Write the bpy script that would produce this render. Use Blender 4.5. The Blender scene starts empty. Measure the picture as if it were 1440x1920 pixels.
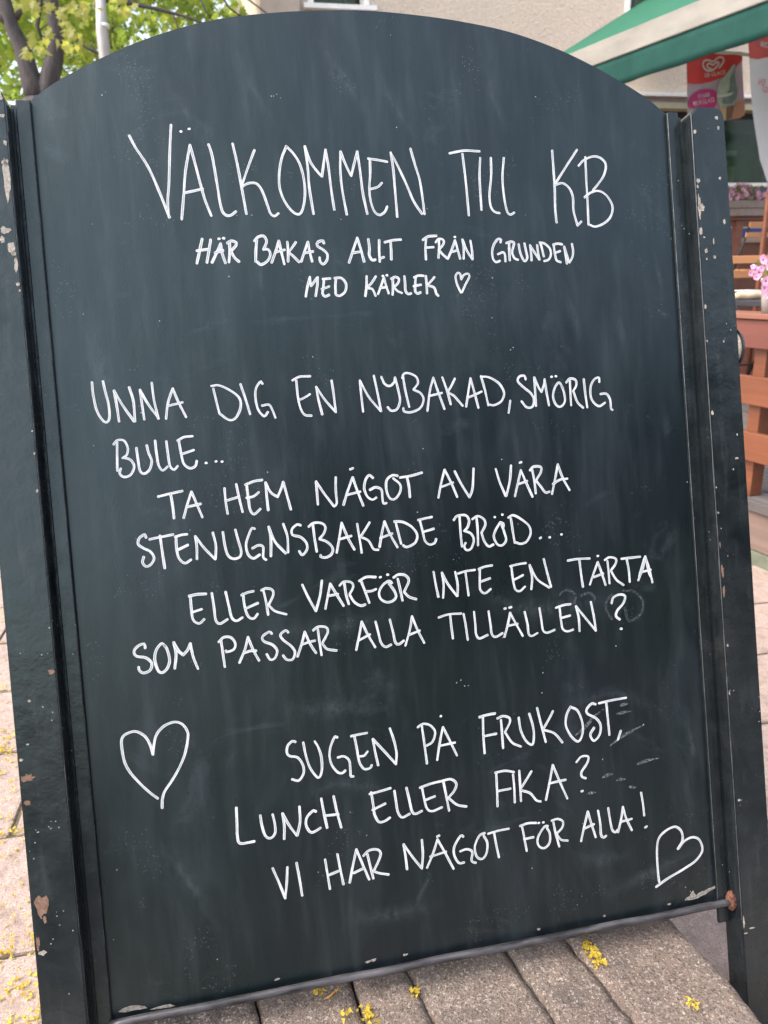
import bpy, bmesh, math, random
from mathutils import Vector, Matrix, noise
from math import sin, cos, radians, pi
random.seed(7)
SC = bpy.context.scene
COL = SC.collection

# ------------------------------------------------------------------ camera
LEAN = radians(15.5)
Z0 = 0.155
CAM = Vector((-0.1833, -0.6608, 0.8826))
RX = Vector((0.9784, -0.2056, -0.0222)); RD = Vector((-0.0807, -0.2809, -0.9563)); RF = Vector((0.1904, 0.9374, -0.2914))
cd = bpy.data.cameras.new('camera'); co = bpy.data.objects.new('camera', cd); COL.objects.link(co)
m = Matrix.Identity(4)
for i in range(3):
    m[i][0] = RX[i]; m[i][1] = -RD[i]; m[i][2] = -RF[i]; m[i][3] = CAM[i]
co.matrix_world = m
cd.sensor_fit = 'VERTICAL'; cd.sensor_height = 36; cd.sensor_width = 27; cd.lens = 1442 / 1920 * 36
cd.clip_start = 0.02; cd.clip_end = 600
cd.dof.use_dof = True; cd.dof.focus_distance = 0.86; cd.dof.aperture_fstop = 10
SC.camera = co
SC.render.resolution_x = 768; SC.render.resolution_y = 1024

# ------------------------------------------------------------------ sky, sun, exposure
SUN_EL, SUN_AZ = radians(52), radians(-100)     # azimuth from +Y towards +X; high on the left, veiled by thin cloud
w = bpy.data.worlds.new('World'); SC.world = w; w.use_nodes = True
nt = w.node_tree; sky = nt.nodes.new('ShaderNodeTexSky'); sky.sky_type = 'NISHITA'; sky.sun_disc = False
sky.sun_elevation = SUN_EL; sky.sun_rotation = SUN_AZ; sky.air_density = 1.0; sky.dust_density = 3.5; sky.ozone_density = 0.8
bg = nt.nodes['Background']; bg.inputs[1].default_value = 0.15
hs = nt.nodes.new('ShaderNodeHueSaturation'); hs.inputs['Saturation'].default_value = 0.62   # thin cloud whitens the sky
nt.links.new(sky.outputs[0], hs.inputs['Color']); wm = nt.nodes.new('ShaderNodeMix'); wm.data_type = 'RGBA'; wm.blend_type = 'MULTIPLY'; wm.inputs[0].default_value = 1; wm.inputs[7].default_value = (1.02, 1.0, 0.985, 1)
nt.links.new(hs.outputs[0], wm.inputs[6]); nt.links.new(wm.outputs[2], bg.inputs[0])
sd = bpy.data.lights.new('sun', 'SUN'); sd.energy = 1.15; sd.angle = radians(50); sd.color = (1.0, 0.93, 0.84)
so = bpy.data.objects.new('sun', sd); COL.objects.link(so)
sdir = Vector((sin(SUN_AZ) * cos(SUN_EL), cos(SUN_AZ) * cos(SUN_EL), sin(SUN_EL)))
so.rotation_euler = sdir.to_track_quat('Z', 'Y').to_euler(); so.location = sdir * 50
SC.view_settings.view_transform = 'Standard'; SC.view_settings.look = 'None'
SC.view_settings.exposure = 1.75; SC.view_settings.gamma = 1; SC.view_settings.use_curve_mapping = False

# ------------------------------------------------------------------ helpers
def at(x, y, Y):
    d = RX * ((x - 720) / 1442) + RD * ((y - 960) / 1442) + RF
    return CAM + d * ((Y - CAM.y) / d.y)

def board_px(x, y, n=0.0):
    """photo pixel -> sign coordinates (across, up) on the plane n in front of the panel"""
    d = RX * ((x - 720) / 1442) + RD * ((y - 960) / 1442) + RF
    V = Vector((0, sin(LEAN), cos(LEAN))); N = Vector((0, -cos(LEAN), sin(LEAN))); c = CAM - Vector((0, 0, Z0))
    q = c + d * ((n - c.dot(N)) / d.dot(N))
    return q.x, q.dot(V)

def mesh(bm, name):
    bmesh.ops.recalc_face_normals(bm, faces=bm.faces[:]) if len(bm.faces) else None
    me = bpy.data.meshes.new(name); bm.to_mesh(me); bm.free(); return me

def obj(name, bm, mat, parent=None, smooth=False, kind=None, label=None, recalc=True):
    if isinstance(bm, bmesh.types.BMesh):
        if recalc: me = mesh(bm, name)
        else: me = bpy.data.meshes.new(name); bm.to_mesh(me); bm.free()
    else: me = bm
    if mat is not None and not me.materials:
        for mm in (mat if isinstance(mat, (list, tuple)) else [mat]): me.materials.append(mm)
    if smooth: me.shade_smooth()
    o = bpy.data.objects.new(name, me); COL.objects.link(o)
    if parent: o.parent = parent
    if kind: o['kind'] = kind
    if label: o['label'] = label
    return o

def tag(o, label, cat, group=None):
    o['label'] = label; o['category'] = cat
    if group: o['group'] = group
    return o

def thing(name, label, cat, loc=(0, 0, 0), group=None, rot=(0, 0, 0)):
    o = bpy.data.objects.new(name, None); COL.objects.link(o); o.location = loc; o.rotation_euler = rot
    o.empty_display_size = 0.05
    return tag(o, label, cat, group)

def box(bm, x0, x1, y0, y1, z0, z1, bev=0.0, M=None):
    vs = [bm.verts.new((x, y, z)) for x in (x0, x1) for y in (y0, y1) for z in (z0, z1)]
    fs = [bm.faces.new([vs[i] for i in f]) for f in ((0, 1, 3, 2), (4, 6, 7, 5), (0, 4, 5, 1), (2, 3, 7, 6), (0, 2, 6, 4), (1, 5, 7, 3))]
    if bev:
        es = list({e for f in fs for e in f.edges})
        r = bmesh.ops.bevel(bm, geom=es, offset=bev, segments=2, affect='EDGES', profile=0.6)
        vs = list({v for f in r['faces'] for v in f.verts} | {v for v in vs if v.is_valid})
    if M is not None:
        for v in vs: v.co = M @ v.co
    return vs

def tube(bm, pts, rads, seg=8, cap=True):
    pts = [Vector(p) for p in pts]
    if not isinstance(rads, (list, tuple)): rads = [rads] * len(pts)
    rings = []; prev = None
    for i, p in enumerate(pts):
        t = (pts[min(i + 1, len(pts) - 1)] - pts[max(i - 1, 0)]).normalized()
        if prev is None:
            a = t.orthogonal().normalized()
        else:
            a = (prev - t * prev.dot(t)).normalized()
        prev = a; b = t.cross(a)
        rings.append([bm.verts.new(p + (a * cos(2 * pi * k / seg) + b * sin(2 * pi * k / seg)) * rads[i]) for k in range(seg)])
    for r0, r1 in zip(rings, rings[1:]):
        for k in range(seg): bm.faces.new((r0[k], r0[(k + 1) % seg], r1[(k + 1) % seg], r1[k]))
    if cap:
        bm.faces.new(rings[0][::-1]); bm.faces.new(rings[-1])

def spline(P, step):
    """Catmull-Rom through 2D/3D points, sampled about every step"""
    P = [Vector(p) for p in P]
    if len(P) == 1: return P
    Q = [P[0] * 2 - P[1]] + P + [P[-1] * 2 - P[-2]]
    out = []
    for i in range(1, len(Q) - 2):
        a, b, c, d = Q[i - 1:i + 3]; n = max(1, int((c - b).length / step))
        for k in range(n):
            t = k / n
            out.append(0.5 * ((2 * b) + (c - a) * t + (2 * a - 5 * b + 4 * c - d) * t * t + (3 * b - a - 3 * c + d) * t ** 3))
    out.append(P[-1]); return out

# ------------------------------------------------------------------ materials
def newmat(name):
    mt = bpy.data.materials.new(name); mt.use_nodes = True; return mt, mt.node_tree, mt.node_tree.nodes['Principled BSDF']

class G:
    def __init__(s, nt): s.nt = nt
    def n(s, t, **kw):
        nd = s.nt.nodes.new(t)
        for k, v in kw.items(): setattr(nd, k, v)
        return nd
    def l(s, a, b): s.nt.links.new(a, b)
    def coord(s, kind='Object', scale=(1, 1, 1), rot=(0, 0, 0)):
        tc = s.n('ShaderNodeTexCoord'); mp = s.n('ShaderNodeMapping'); s.l(tc.outputs[kind], mp.inputs[0])
        mp.inputs['Scale'].default_value = scale; mp.inputs['Rotation'].default_value = rot; return mp.outputs[0]
    def noise(s, v, scale, detail=4, rough=0.55, dist=0.0):
        nd = s.n('ShaderNodeTexNoise'); s.l(v, nd.inputs['Vector']); nd.inputs['Scale'].default_value = scale
        nd.inputs['Detail'].default_value = detail; nd.inputs['Roughness'].default_value = rough; nd.inputs['Distortion'].default_value = dist
        return nd.outputs['Fac']
    def ramp(s, f, stops):
        nd = s.n('ShaderNodeValToRGB'); s.l(f, nd.inputs[0]); e = nd.color_ramp.elements
        while len(e) < len(stops): e.new(0.5)
        for el, (p, c) in zip(e, stops):
            el.position = p; el.color = (c, c, c, 1) if isinstance(c, (int, float)) else (*c, 1)
        return nd.outputs[0]
    def mix(s, f, a, b, mode='MIX'):
        nd = s.n('ShaderNodeMix', data_type='RGBA', blend_type=mode)
        for i, v in ((0, f), (6, a), (7, b)):
            if hasattr(v, 'links') or hasattr(v, 'is_output'): s.l(v, nd.inputs[i])
            elif isinstance(v, (int, float)): nd.inputs[i].default_value = v
            else: nd.inputs[i].default_value = (*v, 1)
        return nd.outputs[2]
    def math(s, op, a, b=0.0, clamp=False):
        nd = s.n('ShaderNodeMath', operation=op, use_clamp=clamp)
        for i, v in ((0, a), (1, b)):
            if isinstance(v, (int, float)): nd.inputs[i].default_value = v
            else: s.l(v, nd.inputs[i])
        return nd.outputs[0]
    def bump(s, h, strength, dist):
        nd = s.n('ShaderNodeBump'); s.l(h, nd.inputs['Height']); nd.inputs['Strength'].default_value = strength
        nd.inputs['Distance'].default_value = dist; return nd.outputs[0]

def simple(name, col, rough=0.6, var=0.15, scale=20, spec=0.5, bump=0.0, metal=0.0, kind='Object', stretch=(1, 1, 1)):
    mt, nt, p = newmat(name); g = G(nt); v = g.coord(kind, stretch)
    f = g.noise(v, scale, 5, 0.6)
    c = g.ramp(f, [(0.3, tuple(x * (1 - var) for x in col)), (0.7, tuple(min(1, x * (1 + var)) for x in col))])
    g.l(c, p.inputs['Base Color']); p.inputs['Roughness'].default_value = rough; p.inputs['Specular IOR Level'].default_value = spec
    p.inputs['Metallic'].default_value = metal
    if bump: g.l(g.bump(f, 0.6, bump), p.inputs['Normal'])
    return mt

def mat_slate():
    mt, nt, p = newmat('slate_paint'); g = G(nt)
    v = g.coord('Object'); vs = g.coord('Object', (1, 1, 0.13)); vd = g.coord('Object', (1, 1, 0.25), (0, radians(20), 0))
    blot = g.noise(v, 4.5, 5, 0.6, 0.4); streak = g.noise(vs, 60, 3, 0.6); wipe = g.noise(vd, 16, 4, 0.65, 0.6); fine = g.noise(v, 900, 2, 0.5)
    base = g.ramp(blot, [(0.3, (0.002, 0.0035, 0.006)), (0.5, (0.003, 0.0055, 0.008)), (0.72, (0.006, 0.009, 0.012))])
    tint = g.ramp(g.noise(v, 3.0, 3), [(0.35, (0.002, 0.006, 0.006)), (0.65, (0.004, 0.005, 0.010))])
    base = g.mix(0.5, base, tint)
    dust = g.ramp(wipe, [(0.50, 0.0), (0.75, 0.045)])
    smud = g.ramp(g.noise(g.coord('Object', (1, 1, 1.6), (0, radians(-35), 0)), 7, 6, 0.7, 1.2), [(0.60, 0.0), (0.72, 0.05)])
    dust2 = g.ramp(streak, [(0.54, 0.0), (0.75, 0.02)])
    c = g.mix(dust, base, (0.20, 0.25, 0.29)); c = g.mix(dust2, c, (0.30, 0.34, 0.37)); c = g.mix(smud, c, (0.26, 0.34, 0.40))
    c = g.mix(g.ramp(fine, [(0.5, 0.0), (0.8, 0.03)]), c, (0.24, 0.32, 0.35))
    # chalk crumbs and dark pits
    vo = g.n('ShaderNodeTexVoronoi'); g.l(v, vo.inputs['Vector']); vo.inputs['Scale'].default_value = 120
    sp = g.math('LESS_THAN', vo.outputs['Distance'], 0.09); pick = g.math('GREATER_THAN', g.noise(v, 31, 2), 0.64)
    c = g.mix(g.math('MULTIPLY', g.math('MULTIPLY', sp, pick), 0.55), c, (0.5, 0.52, 0.53))
    vo2 = g.n('ShaderNodeTexVoronoi'); g.l(v, vo2.inputs['Vector']); vo2.inputs['Scale'].default_value = 33
    c = g.mix(g.math('MULTIPLY', g.math('LESS_THAN', vo2.outputs['Distance'], 0.045), 0.75), c, (0.003, 0.003, 0.004))
    vo3 = g.n('ShaderNodeTexVoronoi'); g.l(v, vo3.inputs['Vector']); vo3.inputs['Scale'].default_value = 300
    pk = g.math('GREATER_THAN', g.noise(v, 14, 3), 0.60)
    c = g.mix(g.math('MULTIPLY', g.math('MULTIPLY', g.math('LESS_THAN', vo3.outputs['Distance'], 0.16), pk), 0.16), c, (0.4, 0.43, 0.45))
    p.inputs['Coat Weight'].default_value = 0.05; p.inputs['Coat Roughness'].default_value = 0.32; p.inputs['Coat Tint'].default_value = (0.85, 1, 0.95, 1)
    g.l(c, p.inputs['Base Color'])
    g.l(g.ramp(g.math('ADD', g.math('MULTIPLY', wipe, 0.6), g.math('MULTIPLY', streak, 0.4)), [(0.35, 0.26), (0.7, 0.38)]), p.inputs['Roughness'])
    g.l(g.ramp(g.math('ADD', g.math('MULTIPLY', streak, 0.45), g.math('MULTIPLY', g.noise(vd, 9, 6, 0.7, 0.8), 0.55)), [(0.36, 0.62), (0.64, 0.82)]), p.inputs['Specular IOR Level']); p.inputs['Specular Tint'].default_value = (0.82, 1.0, 0.98, 1)
    h = g.math('ADD', g.math('MULTIPLY', g.noise(v, 500, 3), 0.5), g.math('MULTIPLY', g.noise(v, 9, 2), 3.0))
    g.l(g.bump(h, 0.35, 0.0006), p.inputs['Normal'])
    return mt

def mat_paint():
    mt, nt, p = newmat('black_gloss_paint'); g = G(nt); v = g.coord('Object'); vs = g.coord('Object', (1, 1, 0.15))
    f = g.noise(v, 22, 5, 0.65); st = g.noise(vs, 90, 3)
    c = g.ramp(f, [(0.3, (0.006, 0.008, 0.010)), (0.7, (0.015, 0.018, 0.021))])
    c = g.mix(g.ramp(st, [(0.55, 0), (0.8, 0.06)]), c, (0.25, 0.27, 0.3))
    vo = g.n('ShaderNodeTexVoronoi'); g.l(v, vo.inputs['Vector']); vo.inputs['Scale'].default_value = 150
    pk = g.math('GREATER_THAN', g.noise(v, 18, 3), 0.61)
    c = g.mix(g.math('MULTIPLY', g.math('MULTIPLY', g.math('LESS_THAN', vo.outputs['Distance'], 0.11), pk), 0.65), c, (0.38, 0.40, 0.42))
    dirt = g.ramp(g.noise(v, 6, 5, 0.7, 0.5), [(0.55, 0), (0.8, 0.12)]); c = g.mix(dirt, c, (0.16, 0.14, 0.12))
    g.l(c, p.inputs['Base Color']); g.l(g.ramp(f, [(0.3, 0.16), (0.75, 0.36)]), p.inputs['Roughness'])
    p.inputs['Specular IOR Level'].default_value = 0.6; p.inputs['Specular Tint'].default_value = (0.82, 1.0, 0.97, 1)
    h = g.math('ADD', g.noise(v, 55, 4), g.math('MULTIPLY', g.noise(v, 9, 2), 2.0))
    g.l(g.bump(h, 0.5, 0.0015), p.inputs['Normal']); return mt

def mat_chalk(name='white_chalk_pen', fade=0.0):
    mt, nt, p = newmat(name); g = G(nt)
    uv = g.n('ShaderNodeUVMap'); sx = g.n('ShaderNodeSeparateXYZ'); g.l(uv.outputs[0], sx.inputs[0])
    u, v = sx.outputs[0], sx.outputs[1]
    av = g.math('ABSOLUTE', v)
    cmb = g.n('ShaderNodeCombineXYZ'); g.l(g.math('MULTIPLY', u, 45), cmb.inputs[0]); g.l(g.math('MULTIPLY', v, 0.9), cmb.inputs[1])
    hole = g.math('MULTIPLY', g.ramp(g.noise(cmb.outputs[0], 1.0, 2), [(0.40, 0), (0.56, 1)]), g.ramp(av, [(0.0, 1), (0.38, 0.8), (0.6, 0)]))
    grain = g.noise(g.coord('Object'), 700, 3, 0.7)
    c = g.mix(g.math('MULTIPLY', hole, 0.9), (0.62, 0.61, 0.62), (0.17, 0.19, 0.22))
    c = g.mix(g.ramp(grain, [(0.48, 0), (0.72, 0.65)]), c, (0.22, 0.45, 0.5))
    g.l(c, p.inputs['Base Color']); p.inputs['Roughness'].default_value = 0.75
    if fade:
        tr = g.n('ShaderNodeBsdfTransparent'); ms = g.n('ShaderNodeMixShader')
        f = g.math('MULTIPLY', g.ramp(g.noise(g.coord('Object', (1, 1, 1)), 420, 4, 0.75), [(0.42, 0), (0.66, 1)]), fade)
        f = g.math('MULTIPLY', f, g.ramp(av, [(0.4, 1), (1.0, 0.15)]))
        g.l(f, ms.inputs[0]); g.l(tr.outputs[0], ms.inputs[1]); g.l(p.outputs[0], ms.inputs[2])
        g.l(ms.outputs[0], nt.nodes['Material Output'].inputs[0])
    return mt

def mat_cloud():
    mt, nt, p = newmat('rubbed_chalk_dust'); g = G(nt); uv = g.n('ShaderNodeUVMap'); sx = g.n('ShaderNodeSeparateXYZ'); g.l(uv.outputs[0], sx.inputs[0])
    p.inputs['Base Color'].default_value = (0.34, 0.42, 0.46, 1); p.inputs['Roughness'].default_value = 0.9
    e = g.math('SUBTRACT', 1.0, g.math('ABSOLUTE', sx.outputs[1]), True); e = g.math('MULTIPLY', e, e); l = g.math('SUBTRACT', 1.0, g.math('ABSOLUTE', sx.outputs[0]), True)
    f = g.math('MULTIPLY', g.math('MULTIPLY', e, l), g.ramp(g.noise(g.coord('Object', (1, 1, .6), (0, radians(-25), 0)), 130, 6, 0.8), [(0.38, 0), (0.75, 0.13)]))
    tr = g.n('ShaderNodeBsdfTransparent'); ms = g.n('ShaderNodeMixShader'); g.l(f, ms.inputs[0]); g.l(tr.outputs[0], ms.inputs[1]); g.l(p.outputs[0], ms.inputs[2]); g.l(ms.outputs[0], nt.nodes['Material Output'].inputs[0]); return mt

def mat_granite(name, a, b, c3, sc=1.0, lich=0.5, vary=0.0):
    mt, nt, p = newmat(name); g = G(nt); v = g.coord('Object')
    big = g.noise(v, 7 * sc, 6, 0.65); med = g.noise(v, 70 * sc, 5, 0.75); fi = g.noise(v, 420 * sc, 3, 0.7)
    c = g.ramp(big, [(0.3, a), (0.7, b)]); c = g.mix(g.ramp(med, [(0.4, 0.0), (0.68, 0.6)]), c, c3)
    c = g.mix(g.ramp(fi, [(0.36, 0.6), (0.52, 0.0)]), c, tuple(x * 0.42 for x in a)); c = g.mix(g.ramp(g.noise(v, 180 * sc, 4, 0.8, 1.0), [(0.56, 0.0), (0.66, 0.5)]), c, (0.50, 0.46, 0.42)); c = g.mix(g.ramp(g.noise(v, 38 * sc, 3, 0.6), [(0.35, 0.45), (0.5, 0.0)]), c, tuple(x * 0.6 for x in a))
    c = g.mix(g.ramp(g.noise(v, 28 * sc, 6, 0.8, 0.6), [(0.62, 0.0), (0.72, lich)]), c, (0.55, 0.54, 0.50))
    if vary:
        oi = g.n('ShaderNodeObjectInfo'); c = g.mix(g.ramp(oi.outputs['Random'], [(0.0, 0.0), (1.0, vary)]), c, (0.24, 0.175, 0.14)); c = g.mix(g.ramp(g.noise(v, 16, 7, 0.8), [(0.5, 0.0), (0.66, 0.45)]), c, (0.085, 0.078, 0.072)); c = g.mix(g.ramp(g.noise(v, 260, 3, 0.7), [(0.56, 0.0), (0.64, 0.7)]), c, (0.44, 0.38, 0.33)); c = g.mix(g.ramp(g.noise(v, 330, 2, 0.6), [(0.36, 0.7), (0.44, 0.0)]), c, (0.04, 0.035, 0.032))
    g.l(c, p.inputs['Base Color']); p.inputs['Roughness'].default_value = 0.85; p.inputs['Specular IOR Level'].default_value = 0.3
    h = g.math('ADD', g.math('MULTIPLY', med, 1.0), g.math('MULTIPLY', fi, 0.35))
    g.l(g.bump(h, 1.0, (0.006 if vary else 0.003) / sc), p.inputs['Normal']); return mt

def mat_wood(name, a, b, rough=0.5, axis=(0.6, 12, 12), scale=2.0):
    mt, nt, p = newmat(name); g = G(nt); v = g.coord('Object', axis); o = g.n('ShaderNodeObjectInfo')
    ad = g.n('ShaderNodeVectorMath', operation='ADD'); g.l(v, ad.inputs[0]); rr = g.math('MULTIPLY', o.outputs['Random'], 30); g.l(rr, ad.inputs[1])
    f = g.noise(ad.outputs[0], scale, 6, 0.65, 0.8); w2 = g.noise(g.coord('Object'), 5, 3)
    c = g.ramp(f, [(0.3, a), (0.7, b)]); c = g.mix(g.ramp(w2, [(0.4, 0), (0.8, 0.35)]), c, tuple(x * 0.6 for x in a))
    g.l(c, p.inputs['Base Color']); p.inputs['Roughness'].default_value = rough; g.l(g.bump(f, 0.4, 0.002), p.inputs['Normal']); return mt

def mat_leaf(name, c1, c2, t1, t2, mixf=0.6):
    mt, nt, p = newmat(name); g = G(nt); v = g.coord('Object'); o = g.n('ShaderNodeNewGeometry')
    f = g.math('ADD', g.math('MULTIPLY', o.outputs['Random Per Island'], 0.6), g.math('MULTIPLY', g.noise(v, 1.3, 3), 0.5))
    p.inputs['Roughness'].default_value = 0.5; g.l(g.ramp(f, [(0.2, c1), (0.8, c2)]), p.inputs['Base Color'])
    tl = g.n('ShaderNodeBsdfTranslucent'); g.l(g.ramp(f, [(0.2, t1), (0.8, t2)]), tl.inputs[0]); ms = g.n('ShaderNodeMixShader'); ms.inputs[0].default_value = mixf
    g.l(p.outputs[0], ms.inputs[1]); g.l(tl.outputs[0], ms.inputs[2]); g.l(ms.outputs[0], nt.nodes['Material Output'].inputs[0]); return mt

SLATE = mat_slate(); PAINT = mat_paint(); CHALK = mat_chalk(); FAINT = mat_chalk('smeared_chalk', 0.5); GHOST = mat_chalk('wiped_chalk', 0.2); CLOUD = mat_cloud()
CHIP_L = simple('bare_primer', (0.30, 0.27, 0.235), 0.85, 0.45, 420); CHIP_B = simple('bare_brown_wood', (0.17, 0.10, 0.07), 0.85, 0.4, 300)
RUST = simple('rust', (0.11, 0.042, 0.024), 0.9, 0.9, 260, bump=0.002)
WORN_HIGHLIGHT = simple('worn_highlight_metal', (0.055, 0.06, 0.066), 0.4, 0.5, 120, metal=0.3)
LEDGE = mat_granite('ledge_granite', (0.085, 0.068, 0.058), (0.165, 0.137, 0.115), (0.25, 0.18, 0.15), 1.0, 0.7, 0.45)
PAVER = mat_granite('paver_concrete', (0.30, 0.22, 0.185), (0.38, 0.29, 0.25), (0.42, 0.34, 0.30), 0.8, 0.1)
SAND = simple('joint_sand', (0.10, 0.085, 0.06), 0.95, 0.4, 90, bump=0.004)
STREET = mat_granite('street_concrete', (0.30, 0.25, 0.21), (0.36, 0.30, 0.26), (0.40, 0.34, 0.3), 0.1, 0.1)
REDWOOD = mat_wood('red_stained_wood', (0.17, 0.065, 0.042), (0.26, 0.105, 0.068), 0.45)
BOARDRED = mat_wood('red_brown_wood', (0.12, 0.036, 0.027), (0.18, 0.058, 0.042), 0.5)
SLATRED = mat_wood('warm_red_wood', (0.115, 0.034, 0.014), (0.20, 0.066, 0.028), 0.45)
ORWOOD = mat_wood('orange_oiled_wood', (0.50, 0.20, 0.08), (0.66, 0.32, 0.15), 0.45)
PALEWOOD = mat_wood('pale_wood', (0.58, 0.42, 0.30), (0.74, 0.58, 0.44), 0.55)
GREYWOOD = mat_wood('weathered_grey_wood', (0.055, 0.05, 0.05), (0.14, 0.12, 0.11), 0.8)
FASCIA = mat_wood('dusty_pink_board', (0.13, 0.085, 0.07), (0.19, 0.13, 0.105), 0.8)
BLACKMETAL = simple('black_metal', (0.012, 0.012, 0.014), 0.4, 0.2, 30)
BLUE = simple('blue_cloth', (0.03, 0.11, 0.42), 0.7, 0.2, 12)
WHITE = simple('white_painted', (0.74, 0.72, 0.70), 0.5, 0.06, 14)
CREAM = simple('cream_cloth', (0.46, 0.36, 0.25), 0.9, 0.12, 16, bump=0.004)
PLANTER = simple('grey_planter', (0.30, 0.25, 0.23), 0.8, 0.15, 18)
POTMAT = simple('pale_clay_pot', (0.34, 0.30, 0.285), 0.8, 0.1, 20)
PETAL = mat_leaf('pink_petal', (0.92, 0.42, 0.68), (0.95, 0.62, 0.82), (0.75, 0.25, 0.5), (0.85, 0.45, 0.65), 0.25)
PETALD = simple('petal_throat', (0.32, 0.02, 0.16), 0.7, 0.2, 60)
GREENLF = mat_leaf('flower_foliage', (0.12, 0.20, 0.05), (0.25, 0.32, 0.10), (0.2, 0.3, 0.06), (0.35, 0.4, 0.1))
YPETAL = mat_leaf('yellow_blossom', (0.66, 0.44, 0.03), (0.78, 0.62, 0.10), (0.6, 0.45, 0.05), (0.7, 0.6, 0.1))
BROWNLEAF = simple('dry_leaf', (0.50, 0.27, 0.06), 0.7, 0.3, 90)
LEAFN = mat_leaf('maple_leaf_near', (0.10, 0.17, 0.04), (0.30, 0.28, 0.06), (0.20, 0.34, 0.06), (0.56, 0.52, 0.10))
LEAFF = mat_leaf('maple_leaf_far', (0.10, 0.17, 0.03), (0.22, 0.26, 0.04), (0.20, 0.36, 0.05), (0.46, 0.56, 0.09))
BARK = simple('bark', (0.060, 0.052, 0.052), 0.9, 0.4, 26, bump=0.02, stretch=(1, 1, 0.3))

def mat_stucco():
    mt, nt, p = newmat('rough_cast_plaster'); g = G(nt); v = g.coord('Object')
    m1 = g.noise(v, 34, 7, 0.75); m2 = g.noise(v, 60, 4, 0.7); b = g.noise(v, 0.8, 3)
    c = g.ramp(m1, [(0.3, (0.62, 0.51, 0.41)), (0.7, (0.80, 0.69, 0.58))]); c = g.mix(g.ramp(b, [(0.4, 0), (0.8, 0.25)]), c, (0.42, 0.36, 0.31))
    g.l(c, p.inputs['Base Color']); p.inputs['Roughness'].default_value = 0.95
    g.l(g.bump(g.math('ADD', m1, g.math('MULTIPLY', m2, 0.5)), 1.0, 0.03), p.inputs['Normal']); return mt
STUCCO = mat_stucco()
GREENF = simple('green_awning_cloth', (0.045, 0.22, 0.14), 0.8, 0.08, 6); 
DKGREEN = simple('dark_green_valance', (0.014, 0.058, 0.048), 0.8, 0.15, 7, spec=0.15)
BARGREY = simple('weathered_awning_bar', (0.25, 0.235, 0.21), 0.6, 0.2, 9, stretch=(1, 0.3, 1))
GREYPOLE = simple('grey_pole_metal', (0.40, 0.38, 0.37), 0.45, 0.1, 14, metal=0.2)
_g = G(GREENF.node_tree); _t = _g.n('ShaderNodeBsdfTranslucent'); _t.inputs[0].default_value = (0.06, 0.34, 0.22, 1); _m = _g.n('ShaderNodeMixShader'); _m.inputs[0].default_value = 0.5
_g.l(GREENF.node_tree.nodes['Principled BSDF'].outputs[0], _m.inputs[1]); _g.l(_t.outputs[0], _m.inputs[2]); _g.l(_m.outputs[0], GREENF.node_tree.nodes['Material Output'].inputs[0])

# ================================================================== THE GROUND
bm = bmesh.new(); s = 90
for q in ((-s, -s), (s, -s), (s, s), (-s, s)): bm.verts.new((q[0], q[1], -0.016))
bm.faces.new(bm.verts[:]); street = obj('ground', bm, STREET, kind='structure')
bm = bmesh.new(); box(bm, -2.3, 1.95, -0.66, 3.2, -0.0155, -0.006)
pavement = obj('pavement', bm, SAND, kind='structure')
PW, PH = 0.43, 0.26
var = []
for k in range(8):
    bm = bmesh.new(); r = random.Random(k)
    vs = box(bm, -PW / 2 + 0.004, PW / 2 - 0.004, -PH / 2 + 0.004, PH / 2 - 0.004, -0.012, 0.0, 0.004)
    for v in bm.verts:
        v.co.x += r.uniform(-0.0012, 0.0012); v.co.y += r.uniform(-0.0012, 0.0012)
    me = mesh(bm, 'paver'); me.materials.append(PAVER); var.append(me)
row = 0; y = 0.397 - PH * 6 + 0.0
ylist = [0.657 + PH * k for k in range(-6, 9)]
for j, yy in enumerate(ylist):
    off = (j % 2) * PW / 2
    for i in range(-5, 5):
        xx = i * PW + off + 0.05
        if xx > 1.7 or xx < -2.1 or yy < -0.5: continue
        if -0.36 < xx - PW / 2 and xx + PW / 2 < 0.34 and yy < 0.1: continue
        o = bpy.data.objects.new('paver', var[(i * 7 + j * 3) % 8]); COL.objects.link(o); o.parent = pavement
        o.location = (xx, yy, random.uniform(-0.002, 0.0015)); o.rotation_euler = (random.uniform(-.004, .004), random.uniform(-.004, .004), random.choice((0, pi)) + random.uniform(-.006, .006))

ASPH = simple('added_asphalt', (0.045, 0.044, 0.045), 0.9, 0.3, 60, bump=0.004)
bm = bmesh.new(); box(bm, -60, 60, -11.0, -0.80, -0.015, -0.004); obj('road', bm, ASPH, kind='structure')  # unseen dark asphalt, added to weaken the reflection low on the board
bm = bmesh.new(); box(bm, -60, 60, -0.80, -0.665, -0.015, 0.002, 0.003); obj('kerb', bm, STREET, kind='structure')
# --- raised stone ledge the sign straddles
ledge = thing('stone_ledge', 'low raised ledge of rough brown granite slabs under the black chalkboard', 'stone ledge', (0, -0.2, 0))
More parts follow.
